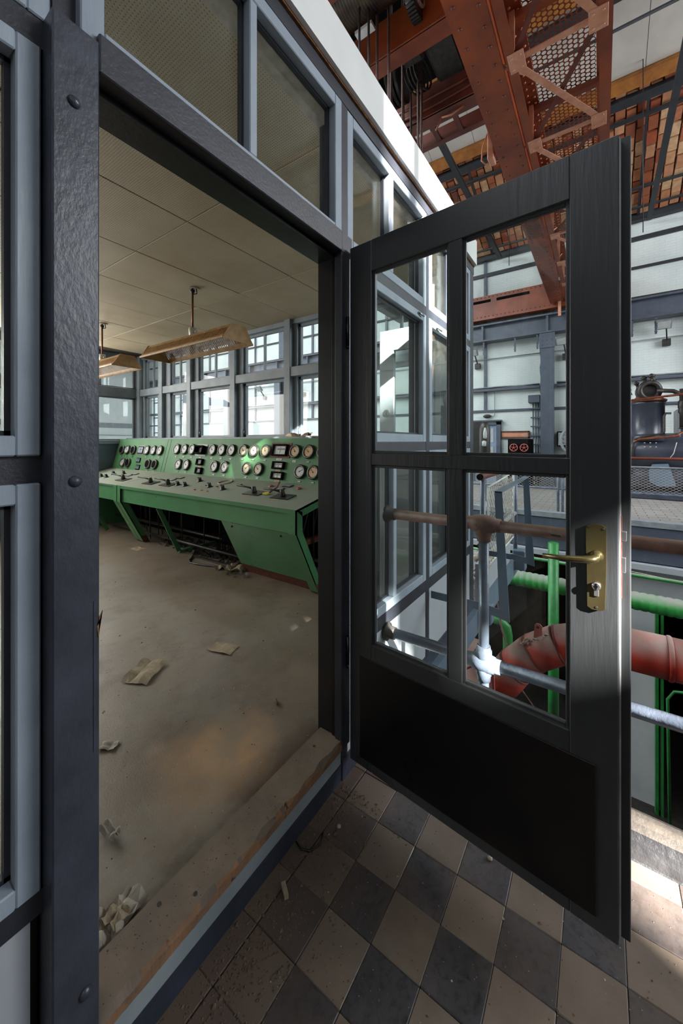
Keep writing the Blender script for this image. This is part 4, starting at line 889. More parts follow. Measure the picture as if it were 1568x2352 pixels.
# =================================================================== CONTROL CABIN: inside
fi = struct('floor', (1, 3.5, .14), 'stained brown floor of the control cabin')
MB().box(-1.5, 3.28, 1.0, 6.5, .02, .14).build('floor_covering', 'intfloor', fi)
MB().box(-1.5, 3.3, .95, 6.55, -.25, .02).build('slab', 'dark', fi)
ci = struct('ceiling', (1, 3.5, 2.85), 'perforated cream ceiling boards of the control cabin')
MB().box(-1.5, 3.3, .95, 6.55, 2.868, 3.13).build('ceiling_backing', 'ceilback', ci)
MB().box(-1.5, 3.3, .952, 1.03, 2.83, 2.87).build('edge_batten', 'paperw', ci)
cmesh = {}
def board(x0, x1, y0, y1):
    key = (round(x1 - x0, 3), round(y1 - y0, 3))
    if key not in cmesh:
        b = MB().cbox(-(x1 - x0) / 2 + .002, (x1 - x0) / 2 - .002, -(y1 - y0) / 2 + .002, (y1 - y0) / 2 - .002, 0, .014, .003)
        m_ = bpy.data.meshes.new('ceiling_board'); m_.from_pydata(b.v, [], b.f); m_.materials.append(M['ceil']); cmesh[key] = m_
    o = bpy.data.objects.new('ceiling_board', cmesh[key]); COL.objects.link(o); o.parent = ci
    o.location = Vector(((x0 + x1) / 2, (y0 + y1) / 2, 2.852 + random.uniform(-.001, .001))) - ORG[ci]; o.rotation_euler = (random.uniform(-.001, .001), random.uniform(-.001, .001), 0)
xs = [-.5, .45, 1.405, 2.37, 3.27]
ysc = [1.03, 1.53] + [2.18 + .65 * i for i in range(7)]
for a, b in zip(xs, xs[1:]):
    for c0, c1 in zip(ysc, ysc[1:]): board(a, b, c0, min(c1, 6.46))
# far cabin window wall (X = 3.3) and left window wall (Y = 6.5)
wc = struct('wall_window', (3.3, 4, .14), 'glazed cabin wall above the console')
posts = [(6.25, 6.45), (5.49, 5.84), (4.77, 5.06), (3.81, 4.07), (2.87, 3.08), (1.95, 2.14), (1.02, 1.20)]
def ypost(y0, y1):
    MB().cbox(3.18, 3.30, (y0 + y1) / 2 - .045, (y0 + y1) / 2 + .045, .14, 2.86, .004).build('post', 'frame_in', wc)
    MB().box(3.24, 3.32, y0, y1, .14, 2.86).build('frame_member', 'frame_in', wc)
for a, b in posts: ypost(a, b)
MB().cbox(3.19, 3.32, .95, 6.5, 2.19, 2.30, .004).build('transom_rail', 'frame_in', wc)
MB().box(3.22, 3.34, .95, 6.5, 2.80, 2.87).build('head_rail', 'frame_in', wc)
MB().cbox(3.06, 3.34, .95, 6.5, 1.43, 1.495, .004).build('sill', 'frame_in', wc)
MB().box(3.26, 3.32, .95, 6.5, .0, 1.43).build('dado_panel', 'dado', wc)
bays = [(posts[i + 1][1], posts[i][0]) for i in range(6)]
for i, (a, b) in enumerate(bays):
    wn = struct('window_%d' % (11 + i), (3.3, (a + b) / 2, 1.5), 'cabin window bay %s' % ['next to the far left corner', 'second from the far left corner', 'third from the far left corner', 'above the middle of the console', 'above the paper on the console', 'hidden behind the door jamb'][i])
    f = MB()
    for z0, z1 in ((1.495, 2.19), (2.30, 2.80)):
        f.box(3.27, 3.31, a, a + .03, z0, z1); f.box(3.27, 3.31, b - .03, b, z0, z1); f.box(3.27, 3.31, a, b, z0, z0 + .03); f.box(3.27, 3.31, a, b, z1 - .03, z1)
    f.box(3.275, 3.305, (a + b) / 2 - .012, (a + b) / 2 + .012, 2.30, 2.80)
    f.build('window_frame', 'frame_in', wn)
    MB().box(3.29, 3.294, a + .03, b - .03, 1.525, 2.16).build('pane', 'glassfar', wn); MB().box(3.29, 3.294, a + .03, b - .03, 2.33, 2.77).build('pane', 'glassfar', wn)
    if i in (3, 4, 2): MB().cyl((3.255, b - .01, 1.52), (3.255, b - .01, 1.60), .006, 6).build('latch', 'steel', wn)
wl = struct('wall_end', (1, 6.5, .14), 'end wall of the cabin with wide windows')
for a, b in ((3.20, 3.32), (1.95, 2.15), (.6, .8), (-.9, -.7)): MB().cbox(a, b, 6.44, 6.56, .14, 2.86, .004).build('post', 'frame_in', wl)
MB().cbox(-1.5, 3.3, 6.43, 6.56, 2.165, 2.32, .004).build('transom_rail', 'frame_in', wl)
MB().box(-1.5, 3.3, 6.44, 6.56, 2.80, 2.87).build('head_rail', 'frame_in', wl)
MB().cbox(-1.5, 3.3, 6.38, 6.56, 1.40, 1.46, .004).build('sill', 'frame_in', wl)
MB().box(-1.5, 3.3, 6.46, 6.54, 0, 1.40).build('dado_panel', 'bracketp', wl)
for i, (a, b) in enumerate(((2.15, 3.20), (.8, 1.95), (-.7, .6))):
    wn = struct('window_%d' % (17 + i), ((a + b) / 2, 6.5, 1.46), 'wide end-wall window, %s from the console corner' % ['first', 'second', 'third'][i])
    f = MB()
    for z0, z1 in ((1.46, 2.165), (2.32, 2.80)): f.box(a, a + .03, 6.48, 6.52, z0, z1); f.box(b - .03, b, 6.48, 6.52, z0, z1); f.box(a, b, 6.48, 6.52, z0, z0 + .02); f.box(a, b, 6.48, 6.52, z1 - .02, z1)
    f.box(a + .5, a + .525, 6.48, 6.52, 2.32, 2.8); f.build('window_frame', 'frame_in', wn)
    MB().box(a + .03, b - .03, 6.50, 6.504, 1.48, 2.145).build('pane', 'glassfar', wn); MB().box(a + .03, b - .03, 6.50, 6.504, 2.34, 2.78).build('pane', 'glassfar', wn)
wr = struct('wall_rear', (-1.45, 3.5, 0), 'rear wall of the cabin')
mb = MB(); mb.box(-1.55, -1.45, .93, 6.55, 0, 1.5); mb.box(-1.55, -1.45, .93, 6.55, 2.75, 3.14)
for y in (1.0, 2.3, 3.7, 5.1, 6.45): mb.box(-1.55, -1.45, y - .07, y + .07, 1.5, 2.75)
mb.build('wall_board', 'dado', wr); MB().box(-1.52, -1.51, 1.0, 6.5, 1.5, 2.75).build('frosted_glazing', 'facew', wr)  # opaque glazing put in to go with the added rear lamp
rf = struct('ceiling', (1, 3.5, 3.14), 'flat roof of the control cabin'); MB().box(-1.5, 3.3, .92, 6.55, 3.13, 3.16).build('roof_sheet', 'dado', rf)

# ---- open grey door leaf inside, seen through the middle window
gd = empty('inner_door', (2.6, 1.25, .14), 'grey open inner door with two round escutcheons, seen through the upper left door pane', 'door')
MB().cbox(2.58, 2.62, 1.305, 1.425, .14, 2.30, .003).build('lock_stile', 'dado', gd)
MB().cbox(2.58, 2.62, 1.04, 1.12, .14, 2.30, .003).build('hinge_stile', 'dado', gd)
MB().cbox(2.58, 2.62, 1.12, 1.305, 2.14, 2.30, .003).build('top_rail', 'dado', gd); MB().cbox(2.58, 2.62, 1.12, 1.305, .14, .9, .003).build('bottom_panel', 'dado', gd)
MB().box(2.60, 2.604, 1.12, 1.305, .9, 2.14).build('pane', 'glassfar', gd)
k = MB(); k.lathe((2.58, 1.365, 1.66), (-1, 0, 0), [(0, .028), (.004, .026)], 18); k.build('escutcheon', 'steel', gd)
k = MB(); k.box(2.574, 2.576, 1.362, 1.368, 1.645, 1.672); k.build('keyhole', 'ink', gd)
k = MB(); k.lathe((2.58, 1.365, 1.49), (-1, 0, 0), [(0, .03), (.004, .028), (.01, .012), (.04, .012), (.05, .024), (.07, .02), (.075, .006)], 18); k.build('door_knob', 'iron', gd)
thing('leather_strap', MB().tube([(2.9, 1.30, 2.85), (2.9, 1.29, 2.2), (2.9, 1.27, 1.95), (2.9, 1.22, 1.86), (2.9, 1.16, 1.90), (2.9, 1.13, 2.1), (2.9, 1.13, 2.85)], [.03, .035, .04, .045, .04, .035, .03], 8), 'canvas', 'brown looped strap hanging behind the grey inner door', 'strap')
# ---- console
cs = empty('control_console', (2.5, 4.2, .14), 'long green steel control console with sloping gauge panel and desk top', 'console')
Y0, Y1, YS = 1.96, 6.40, 4.90
PB, PT = Vector((2.80, 0, 1.02)), Vector((2.92, 0, 1.475)); pdir = (PT - PB).normalized(); pn_ = Vector((-pdir.z, 0, pdir.x)); PL = (PT - PB).length
def pp(y, v, off=0): q = PB + pdir * v + pn_ * off; return Vector((q.x, y, q.z))
def slab(y0, y1, name, mt, parent, xa, za, xb, zb, th=.02, lab=None):
    a = Vector((xa, 0, za)); b = Vector((xb, 0, zb)); d = (b - a).normalized(); nn = Vector((-d.z, 0, d.x))
    poly = [(a.x, a.z), (b.x, b.z), (b.x - nn.x * th, b.z - nn.z * th), (a.x - nn.x * th, a.z - nn.z * th)]
    o = MB().prism(poly, 'y', y0, y1).build(name, mt, parent)
    if lab: o['label'] = lab
    return o
for (a, b, lab) in ((Y0 - .02, YS - .004, None), (YS + .004, YS + .075, None), (YS + .083, Y1, None)):
    slab(a, b, 'gauge_panel', 'greenp', cs, PB.x, PB.z, PT.x, PT.z, .02)
MB().prism([(PT.x, PT.z), (PT.x + .1, PT.z), (PT.x + .1, PT.z - .02), (PT.x, PT.z - .02)], 'y', Y0 - .02, Y1).build('panel_top', 'green', cs)
for (a, b) in ((Y0, YS - .004), (YS + .004, Y1)): slab(a, b, 'desk_top', 'greentop', cs, 2.20, .90, 2.80, 1.02, .02)
MB().box(2.20, 2.216, Y0 + .085, YS - .09, .865, .899).build('desk_edge', 'green', cs)
MB().box(2.226, 2.242, Y0 + .085, YS - .09, .70, .88).build('apron', 'green', cs)
MB().box(2.226, 2.242, YS + .09, Y1, .70, .88).build('apron', 'green', cs)
def endframe(y0, y1, foot=True, flip=1):
    k = MB()
    P_ = [(2.20, .898), (2.20, .70), (2.475, .165), (2.50, .14)]
    # front strip
    t = .012
    for (a, b) in zip(P_[:2], P_[1:3]):
        k.obox(((a[0] + b[0]) / 2 + t / 2, (y0 + y1) / 2, (a[1] + b[1]) / 2), Vector((b[0] - a[0], 0, b[1] - a[1])).normalized(), (0, 1, 0), Vector((b[1] - a[1], 0, -(b[0] - a[0]))).normalized(), math.hypot(b[0] - a[0], b[1] - a[1]) / 2, (y1 - y0) / 2, t / 2)
    # side web following the profile
    for (a, b, w_) in ((P_[0], P_[1], .075), (P_[1], P_[2], .075)):
        k.prism([(a[0], a[1]), (b[0], b[1]), (b[0] + w_ * 1.05, b[1] + (.02 if b[1] > .5 else 0)), (a[0] + w_, a[1] - (.02 if a[1] > .8 else -.02))], 'y', y0, y0 + .01)
    k.prism([(2.20, .898), (2.80, 1.018), (2.80, .945), (2.275, .84)], 'y', y0, y0 + .01)
    return k
endframe(Y0, Y0 + .085).build('end_frame', 'green', cs); endframe(YS - .09, YS - .005).build('intermediate_frame', 'green', cs); endframe(YS + .005, YS + .09).build('intermediate_frame', 'green', cs)
# foot plates, rusty
MB().prism([(2.44, .235), (2.475, .165), (2.50, .142), (2.56, .142), (2.53, .20), (2.515, .235)], 'y', Y0 - .001, Y0 + .087).build('foot', 'rusted', cs)
MB().prism([(2.44, .235), (2.475, .165), (2.50, .142), (2.56, .142), (2.515, .235)], 'y', YS - .092, YS + .092).build('foot', 'rusted', cs)
# closing panel in the right bay
k = MB(); a = Vector((2.236, 0, .695)); b = Vector((2.47, 0, .235))
k.add([(a.x, Y0 + .085, a.z), (a.x, 2.93, a.z), (b.x, 2.93, b.z), (b.x, Y0 + .085, b.z), (a.x + .012, Y0 + .085, a.z), (a.x + .012, 2.93, a.z), (b.x + .012, 2.93, b.z), (b.x + .012, Y0 + .085, b.z)],
      [(0, 1, 2, 3), (7, 6, 5, 4), (0, 4, 5, 1), (1, 5, 6, 2), (2, 6, 7, 3), (3, 7, 4, 0)])
k.build('front_panel', 'green', cs)
k = MB(); k.add([(2.472, Y0 + .085, .24), (2.472, 2.93, .24), (2.53, 2.93, .142), (2.53, Y0 + .085, .142), (2.49, Y0 + .085, .24), (2.49, 2.93, .24), (2.55, 2.93, .142), (2.55, Y0 + .085, .142)],
               [(0, 1, 2, 3), (7, 6, 5, 4), (0, 4, 5, 1), (1, 5, 6, 2), (2, 6, 7, 3), (3, 7, 4, 0)]); k.build('plinth', 'rusted', cs)
for y in (2.80, 2.18):
    MB().dome((2.255, y, .655), (-.9, 0, -.4), .012, .01, 10).build('panel_knob', 'iron', cs)
# slanting legs of the open bays
MB().bar((2.25, 4.05, .70), (2.50, 4.05, .16), .012, .05).build('slanted_leg', 'green', cs)
MB().bar((2.25, 5.85, .70), (2.50, 5.85, .16), .012, .05).build('slanted_leg', 'green', cs)
MB().box(2.50, 3.0, 4.03, 4.07, .14, .17).build('foot_rail', 'green', cs)
MB().bar((2.55, Y0 + .3, .50), (3.1, Y0 + .3, .50), .05, .05).build('rear_bracket', 'rusted', cs)
MB().box(3.02, 3.05, Y0, Y1, .14, 1.45).build('rear_sheet', 'blackh', cs)  # blackened so the space under the console looks shaded
MB().box(2.45, 3.04, Y1 - .02, Y1, .14, .95).build('left_end_sheet', 'green', cs)
MB().box(2.60, 3.02, 3.0, 3.04, .14, .80).build('inner_divider', 'green', cs)
MB().box(2.75, 2.95, 3.06, 3.6, .30, .95).build('relay_box', 'blackh', cs); MB().box(2.8, 2.95, 4.2, 4.7, .35, .95).build('relay_box', 'blackh', cs)
mb = MB()
for q in range(34):
    y = random.uniform(2.1, 6.2); x = random.uniform(2.6, 2.98); mb.tube([(x, y, .15), (x + random.uniform(-.02, .02), y, .55), (x, y + random.uniform(-.1, .1), .90)], .007, 6)
for x, z in ((2.62, .22), (2.78, .30), (2.9, .26)): mb.cyl((x, 2.1, z), (x, 6.2, z), .018, 8)
mb.build('pipework', 'iron', cs, kind='stuff')
MB().cyl((2.78, 2.06, .17), (2.78, 2.06, .9), .014, 8).build('perforated_strut', 'cond', cs)

def gauge(y, v, face='face', hole=False, ang=.8, bez='bezel'):
    g = MB(); c0 = pp(y, v, .001)
    g.lathe(c0, pn_, [(0, .066), (.006, .073), (.020, .073), (.027, .066), (.028, .055), (.020, .048)], 28)
    o = g.build('gauge', bez, cs)
    f = MB(); f.lathe(pp(y, v, .0), pn_, [(.018, .049), (.0215, .0485)] if not hole else [(.0275, .052), (.0282, .052)], 26)
    if hole: f.build('gauge_face', 'blackh', o if False else o); ORG[o] = ORG[o]; return
    f2 = f.build('gauge_face', face, o)
    s_ = MB(); ux_ = Vector((0, 1, 0)); uz_ = pdir
    cc = pp(y, v, .0235)
    for q in range(9):
        a = -PI * .25 + q * PI * 1.5 / 8; d_ = ux_ * math.cos(a) + uz_ * math.sin(a)
        s_.bar(cc + d_ * .040, cc + d_ * .049, .0035, .001, pn_)
    d_ = ux_ * math.cos(ang) + uz_ * math.sin(ang); s_.bar(cc - d_ * .012, cc + d_ * .040, .004, .0015, pn_); s_.lathe(cc, pn_, [(0, .007), (.003, .005)], 10)
    s_.build('gauge_needle', 'ink', o)
def tag_plate(y, v, mt='bezel', w_=.045): 
    k = MB(); c0 = pp(y, v, .002); k.obox(c0, (0, 1, 0), pdir, pn_, w_ / 2, .009, .002); k.build('name_plate', mt, cs)
    if mt == 'bezel':
        k = MB(); k.obox(pp(y, v, .0045), (0, 1, 0), pdir, pn_, w_ / 2 - .006, .002, .0004); k.build('name_lettering', 'labelw', cs)
    else:
        k = MB(); [k.obox(pp(y - w_ * .3 + w_ * .15 * q, v, .0045), (0, 1, 0), pdir, pn_, w_ * .05, .003, .0004) for q in range(5)]; k.build('name_lettering', 'ink', cs)
VU, VL = .325, .120
for y, fc, an in ((3.93, 'facew', .8), (3.75, 'facew', .8), (3.57, 'facew', .8), (3.36, 'face', .8), (3.18, 'face', .7), (3.00, 'face', 1.3), (2.57, 'faceb', .9), (2.39, 'faceb', .7), (2.21, 'face', .8), (4.70, 'facew', .8), (4.52, 'facew', .8), (4.35, 'facew', .8)):
    gauge(y, VU, fc, False, an); tag_plate(y, VU - .102, 'labelw' if y == 2.57 else 'bezel')
for y, fc, an in ((3.82, 'facew', .8), (3.63, 'facew', .8), (3.25, 'face', 2.4), (3.06, 'face', .7), (2.46, 'facew', 2.6), (2.29, 'faceb', .8), (4.58, 'facew', .8), (4.40, 'facew', .8)):
    gauge(y, VL, fc, False, an); tag_plate(y, VL - .098)
for y in (6.21, 5.86): gauge(y, VU - .03, hole=True); tag_plate(y, VU - .13)
for y in (6.04, 5.46, 5.28, 5.11): gauge(y, VU - .025, 'facew'); tag_plate(y, VU - .127)
for y in (5.92, 5.34, 5.16): gauge(y, VL - .025, hole=True); tag_plate(y, VL - .12)
gauge(6.08, VL - .025, 'facew')
def rect_meter(y, v, w_, h_, plate=None, face='facew', lab=None, dep=.03):
    if plate: k = MB(); k.obox(pp(y, v, .002), (0, 1, 0), pdir, pn_, plate[0] / 2, plate[1] / 2, .003); k.build('mounting_plate', 'rusted' if plate[0] > .25 else 'bezel', cs)
    k = MB()
    for (dy, dv, a, b) in ((0, h_ / 2 - .008, w_ / 2, .008), (0, -h_ / 2 + .008, w_ / 2, .008), (w_ / 2 - .008, 0, .008, h_ / 2), (-w_ / 2 + .008, 0, .008, h_ / 2)): k.obox(pp(y + dy, v + dv, dep / 2), (0, 1, 0), pdir, pn_, a, b, dep / 2)
    o = k.build('rectangular_meter', 'blackh' if face else 'bezel', cs)
    k = MB(); k.obox(pp(y, v, .010), (0, 1, 0), pdir, pn_, w_ / 2 - .012, h_ / 2 - .012, .002); k.build('meter_face', face, o)
    k = MB(); k.obox(pp(y - w_ * .05, v + h_ * .1, .0135), (0, 1, 0), pdir, pn_, w_ * .25, h_ * .06, .001); k.obox(pp(y + .0, v, .0135), (0, 1, 0), pdir, pn_, .002, h_ * .25, .001); k.build('meter_scale', 'ink', o)
rect_meter(2.785, .335, .21, .125, (.29, .165)); tag_plate(2.785, .238, 'labelw', .075)
rect_meter(2.77, .172, .165, .080); tag_plate(2.77, .120, 'labelo', .07)
rect_meter(2.76, .064, .165, .080); tag_plate(2.76, .012, 'labelo', .07)
rect_meter(4.16, .318, .17, .105, (.21, .15), 'iron', dep=.06); tag_plate(4.16, .225)
rect_meter(4.13, .165, .12, .080, None, 'cond'); rect_meter(4.11, .055, .12, .080, None, 'cond'); tag_plate(4.12, .108, 'labelo', .06)
rect_meter(5.65, .300, .15, .11, (.20, .15), 'bracketp', dep=.01); rect_meter(5.64, .145, .11, .07, None, 'bracketp', dep=.008); rect_meter(5.61, .040, .11, .07, None, 'bracketp', dep=.008)

# desk fittings
dd = Vector((.6, 0, .12)).normalized(); dn = Vector((-dd.z, 0, dd.x))
def dp(x, y, off=0): q = Vector((x, y, .90 + (x - 2.2) * .2)) + dn * off; return q
def lever(x, y, sc=1.0, mt='iron'):
    k = MB(); k.obox(dp(x, y, .004), (0, 1, 0), dd, dn, .105 * sc, .062 * sc, .004); o = k.build('lever_plate', mt, cs)
    k = MB(); k.lathe(dp(x, y, .008), dn, [(0, .026), (.015, .024), (.03, .022), (.055, .020), (.06, .010)], 14)
    k.tube([dp(x, y, .045), dp(x - .02, y + .06, .062), dp(x - .05, y + .17, .085)], [.011, .008, .010], 10); k.build('lever', 'iron', o)
    k = MB(); k.obox(dp(x - .085, y + .02, .001), (0, 1, 0), dd, dn, .045, .012, .001); k.build('paper_tag', 'paper', cs)
for x, y in ((2.44, 2.70), (2.43, 2.32), (2.39, 5.14), (2.39, 4.46), (2.40, 4.10)): lever(x, y)
def knob(x, y, r=.022):
    k = MB(); k.lathe(dp(x, y, 0), dn, [(0, r * 1.7), (.005, r * 1.6), (.007, r), (.03, r * .95), (.038, r * .6)], 14); k.obox(dp(x, y, .04), (0, 1, 0), dd, dn, r * 1.1, r * .25, .008); k.build('rotary_knob', 'ink', cs)
for x, y in ((2.47, 3.43), (2.44, 3.17), (2.42, 3.94), (2.42, 3.80), (2.60, 3.79), (2.59, 5.56), (2.54, 5.75), (2.40, 5.65), (2.40, 5.80)): knob(x, y)
for x, y in ((2.65, 2.69), (2.66, 2.33)):
    MB().lathe(dp(x, y, 0), dn, [(0, .026), (.008, .024), (.010, .018), (.016, .016)], 14).build('push_button', 'redbtn', cs)
for x, y in ((2.70, 2.51), (2.60, 2.53), (2.64, 4.25), (2.55, 4.28), (2.62, 5.30), (2.54, 5.32)):
    k = MB(); k.obox(dp(x, y, .004), (0, 1, 0), dd, dn, .05, .032, .004); o = k.build('indicator_window', 'ink', cs); k = MB(); k.obox(dp(x, y, .0085), (0, 1, 0), dd, dn, .038, .022, .001); k.build('indicator_glass', 'cond', o)
MB().torus(dp(2.64, 3.39, .004), dn, .075, .008, 24, 6).build('bare_ring', 'rubble', cs)
k = MB(); k.tube([dp(2.45, 2.53, .0), dp(2.46, 2.51, .02), dp(2.52, 2.47, .05), dp(2.56, 2.47, .09)], .008, 8); k.build('bent_stub', 'rusted', cs)
k = MB(); k.obox(dp(2.44, 2.54, .012), (0, 1, 0), dd, dn, .03, .022, .006); k.build('yellow_tag', 'yellow', cs)
for x, y in ((2.33, 3.52), (2.33, 3.40), (2.33, 3.30), (2.60, 3.10), (2.47, 3.52), (2.47, 3.33)):
    k = MB(); k.obox(dp(x, y, .001), (0, 1, 0), dd, dn, .045, .010, .001); k.build('paper_tag', 'paper', cs); k = MB(); k.lathe(dp(x + .02, y, 0), dn, [(0, .012), (.008, .01)], 8); k.build('small_switch', 'redbtn' if x < 2.4 else 'ink', cs)

# ---- ceiling lamps
def lamp(y0, y1, xc, lab):
    L = empty('fluorescent_lamp', (xc, (y0 + y1) / 2, 2.25), lab, 'lamp', 'cabin ceiling lamps')
    zt, zb, wt, wb_ = 2.39, 2.27, .070, .155
    def sh(xa, za, xb, zb2, name):
        # louvred side: bars along the length with slots between
        k = MB(); n_ = int((y1 - y0) / .024); a = Vector((xa, 0, za)); b = Vector((xb, 0, zb2)); d = b - a
        for (t0, t1) in ((0, .22), (.80, 1.0)):
            p, q = a + d * t0, a + d * t1; k.add([(p.x, y0, p.z), (p.x, y1, p.z), (q.x, y1, q.z), (q.x, y0, q.z), (p.x + .004, y0, p.z), (p.x + .004, y1, p.z), (q.x + .004, y1, q.z), (q.x + .004, y0, q.z)],
                                                  [(0, 1, 2, 3), (7, 6, 5, 4), (0, 4, 5, 1), (1, 5, 6, 2), (2, 6, 7, 3), (3, 7, 4, 0)])
        p, q = a + d * .22, a + d * .80
        for i in range(n_):
            y = y0 + i * (y1 - y0) / n_; k.add([(p.x, y, p.z), (p.x, y + .012, p.z), (q.x, y + .012, q.z), (q.x, y, q.z), (p.x + .004, y, p.z), (p.x + .004, y + .012, p.z), (q.x + .004, y + .012, q.z), (q.x + .004, y, q.z)],
                                              [(0, 1, 2, 3), (7, 6, 5, 4), (0, 4, 5, 1), (1, 5, 6, 2), (2, 6, 7, 3), (3, 7, 4, 0)])
        k.build(name, 'lampcase', L)
    sh(xc - wt, zt, xc - wb_, zb, 'louvre_side'); sh(xc + wt, zt, xc + wb_, zb, 'louvre_side')
    MB().box(xc - wt, xc + wt, y0, y1, zt - .004, zt).build('top_sheet', 'lampcase', L)
    for y in (y0, y1): MB().prism([(xc - wb_ - .004, zb - .012), (xc + wb_ + .004, zb - .012), (xc + wt + .006, zt + .004), (xc - wt - .006, zt + .004)], 'y', y - .004, y + .004).build('end_cap', 'lampcase', L)
    k = MB(); [k.bar((xc + s * wb_, y0, zb - .004), (xc + s * wb_, y1, zb - .004), .012, .016) for s in (-1, 1)]; k.build('lower_rim', 'lampcase', L)
    k = MB(); k.prism([(xc - .05, zt - .01), (xc + .05, zt - .01), (xc + .02, zt - .05), (xc - .02, zt - .05)], 'y', y0 + .01, y1 - .01); k.build('reflector', 'osb', L)
    ym = (y0 + y1) / 2
    MB().lathe((xc, ym, zt), (0, 0, 1), [(0, .020), (.02, .030), (.07, .036), (.09, .034)], 14).build('cup', 'lampwhite', L)
    MB().lathe((xc, ym - .04, zt + .05), (0, -1, 0), [(0, .010), (.02, .010)], 8).build('cup_screw', 'lampwhite', L)
    MB().cyl((xc, ym, zt + .08), (xc, ym, 2.80), .009, 10).build('stem', 'copper', L)
    k = MB(); k.lathe((xc, ym, 2.80), (0, 0, 1), [(0, .012), (.01, .02), (.03, .02), (.035, .008), (.05, .006)], 10); k.tube([(xc, ym, 2.79), (xc + .03, ym - .02, 2.80), (xc + .02, ym - .03, 2.84)], .005, 6); k.build('hook', 'ink', L)
    MB().lathe((xc + .01, ym, 2.843), (0, 0, 1), [(0, .045), (.006, .045)], 18).build('ceiling_rose', 'paperw', L)
lamp(2.44, 3.70, 2.03, 'yellowed louvred ceiling lamp hanging on a stem in the middle of the cabin')
lamp(4.28, 5.50, 2.03, 'second yellowed louvred lamp, half hidden behind the dark post')

# ---- litter
def sheet(x, y, z, w_, h_, a, lab, mt='paper', curl=.02, seed=0, cat='paper', grp=None):
    rr = random.Random(seed); n_ = 7; vs = []; fs = []; ca, sa = math.cos(a), math.sin(a)
    ph = rr.random() * 6
    for i in range(n_):
        for j in range(n_):
            u_, v_ = i / (n_ - 1) - .5, j / (n_ - 1) - .5
            e = 1 + rr.uniform(-.05, .05) if (i in (0, n_ - 1) or j in (0, n_ - 1)) else 1
            zz = z + .002 + curl * (abs(math.sin(u_ * 5 + ph) * math.cos(v_ * 4 + ph * .7))) + curl * .25 * rr.random()
            vs.append((x + (u_ * w_ * ca - v_ * h_ * sa) * e, y + (u_ * w_ * sa + v_ * h_ * ca) * e, zz))
    for i in range(n_ - 1):
        for j in range(n_ - 1): fs.append((i * n_ + j, (i + 1) * n_ + j, (i + 1) * n_ + j + 1, i * n_ + j + 1))
    k = len(vs); vs2 = vs + [(p[0], p[1], p[2] - .0012) for p in vs]; fs2 = fs + [tuple(q + k for q in reversed(f)) for f in fs]
    return thing('paper_sheet', MB().add(vs2, fs2), mt, lab, cat, grp)
sheet(1.50, 1.94, .14, .11, .16, .3, 'yellowed paper lying flat in the middle of the cabin floor', curl=.008, seed=1)
sheet(1.09, 2.10, .14, .20, .15, .5, 'crumpled beige paper on the cabin floor nearer the dark post', curl=.022, seed=2)
sheet(2.48, 3.02, .14, .16, .18, .4, 'torn yellowed paper standing in the dark beside the green front panel', curl=.05, seed=3)
sheet(2.42, 3.20, .14, .12, .09, 1.1, 'small torn paper scrap at the dark edge under the console', curl=.03, seed=4)
sheet(2.30, 4.60, .14, .18, .10, 1.6, 'flat beige paper strip before the console leg', curl=.004, seed=5)
sheet(.485, 1.075, .14, .13, .07, .25, 'crumpled white paper caught behind the threshold board', 'paperw', .03, 6)
sheet(.455, 1.045, .14, .12, .06, 1.2, 'folded white paper edge in the corner by the dark post', 'paperw', .04, 7)
sheet(.475, 1.06, .165, .05, .05, .2, 'small beige scrap between the white papers by the dark post', 'paper', .02, 8)
sheet(.575, 1.33, .14, .03, .08, .2, 'white paper slip beside the dark post, above the crumpled pile', 'paperw', .03, 9)
sheet(.74, 1.72, .14, .05, .07, .6, 'tiny white paper corner peeking from behind the post', 'paperw', .01, 10)
sheet(2.97, 2.60, 1.477, .10, .28, .1, 'sunlit yellow paper folded on top of the console', 'paper', .05, 11)
sheet(2.97, 2.32, 1.477, .10, .22, -.1, 'flat sunlit paper on top of the console beside the folded one', 'paperw', .02, 12)
def crumbs(name, n_, fx, mt, lab, cat, rmin, rmax, seed):
    rr = random.Random(seed); k = MB()
    for q in range(n_):
        x, y, z = fx(rr); r = rr.uniform(rmin, rmax) * (1 if rr.random() < .93 else 2.0)
        vs = [(x + r * math.cos(a) * rr.uniform(.7, 1.2), y + r * math.sin(a) * rr.uniform(.7, 1.2), z) for a in (0, 1.6, 3.2, 4.8)]; vs.append((x, y, z + r * rr.uniform(.5, 1.1)))
        k.add(vs, [(0, 1, 4), (1, 2, 4), (2, 3, 4), (3, 0, 4), (3, 2, 1, 0)])
    o = thing(name, k, mt, lab, cat); o['kind'] = 'stuff'; return o
crumbs('grit', 2600, lambda r: (r.uniform(-.1, 1.3), .897 - abs(r.gauss(0, .11)), 0), 'grit', 'brown grit and dirt swept along the foot of the base board', 'dirt', .0012, .004, 1)
crumbs('grit', 900, lambda r: (r.uniform(.2, 1.62), r.uniform(-.45, .88), 0), 'grit', 'scattered dark grit over the chequered tiles', 'dirt', .001, .0028, 2)
crumbs('grit', 500, lambda r: (r.uniform(.2, 1.62), r.uniform(-.45, .88), 0), 'rubble', 'scattered pale crumbs over the chequered tiles', 'dirt', .001, .0022, 3)
crumbs('plaster_crumbs', 900, lambda r: (r.uniform(.38, 2.4), r.uniform(1.03, 4.6), .14), 'rubble', 'fine pale crumbs scattered over the brown cabin floor', 'dirt', .0012, .0035, 4)
crumbs('plaster_crumbs', 500, lambda r: (r.uniform(.38, 2.4), r.uniform(1.03, 4.6), .14), 'dirt', 'dark crumbs scattered over the brown cabin floor', 'dirt', .0012, .004, 5)
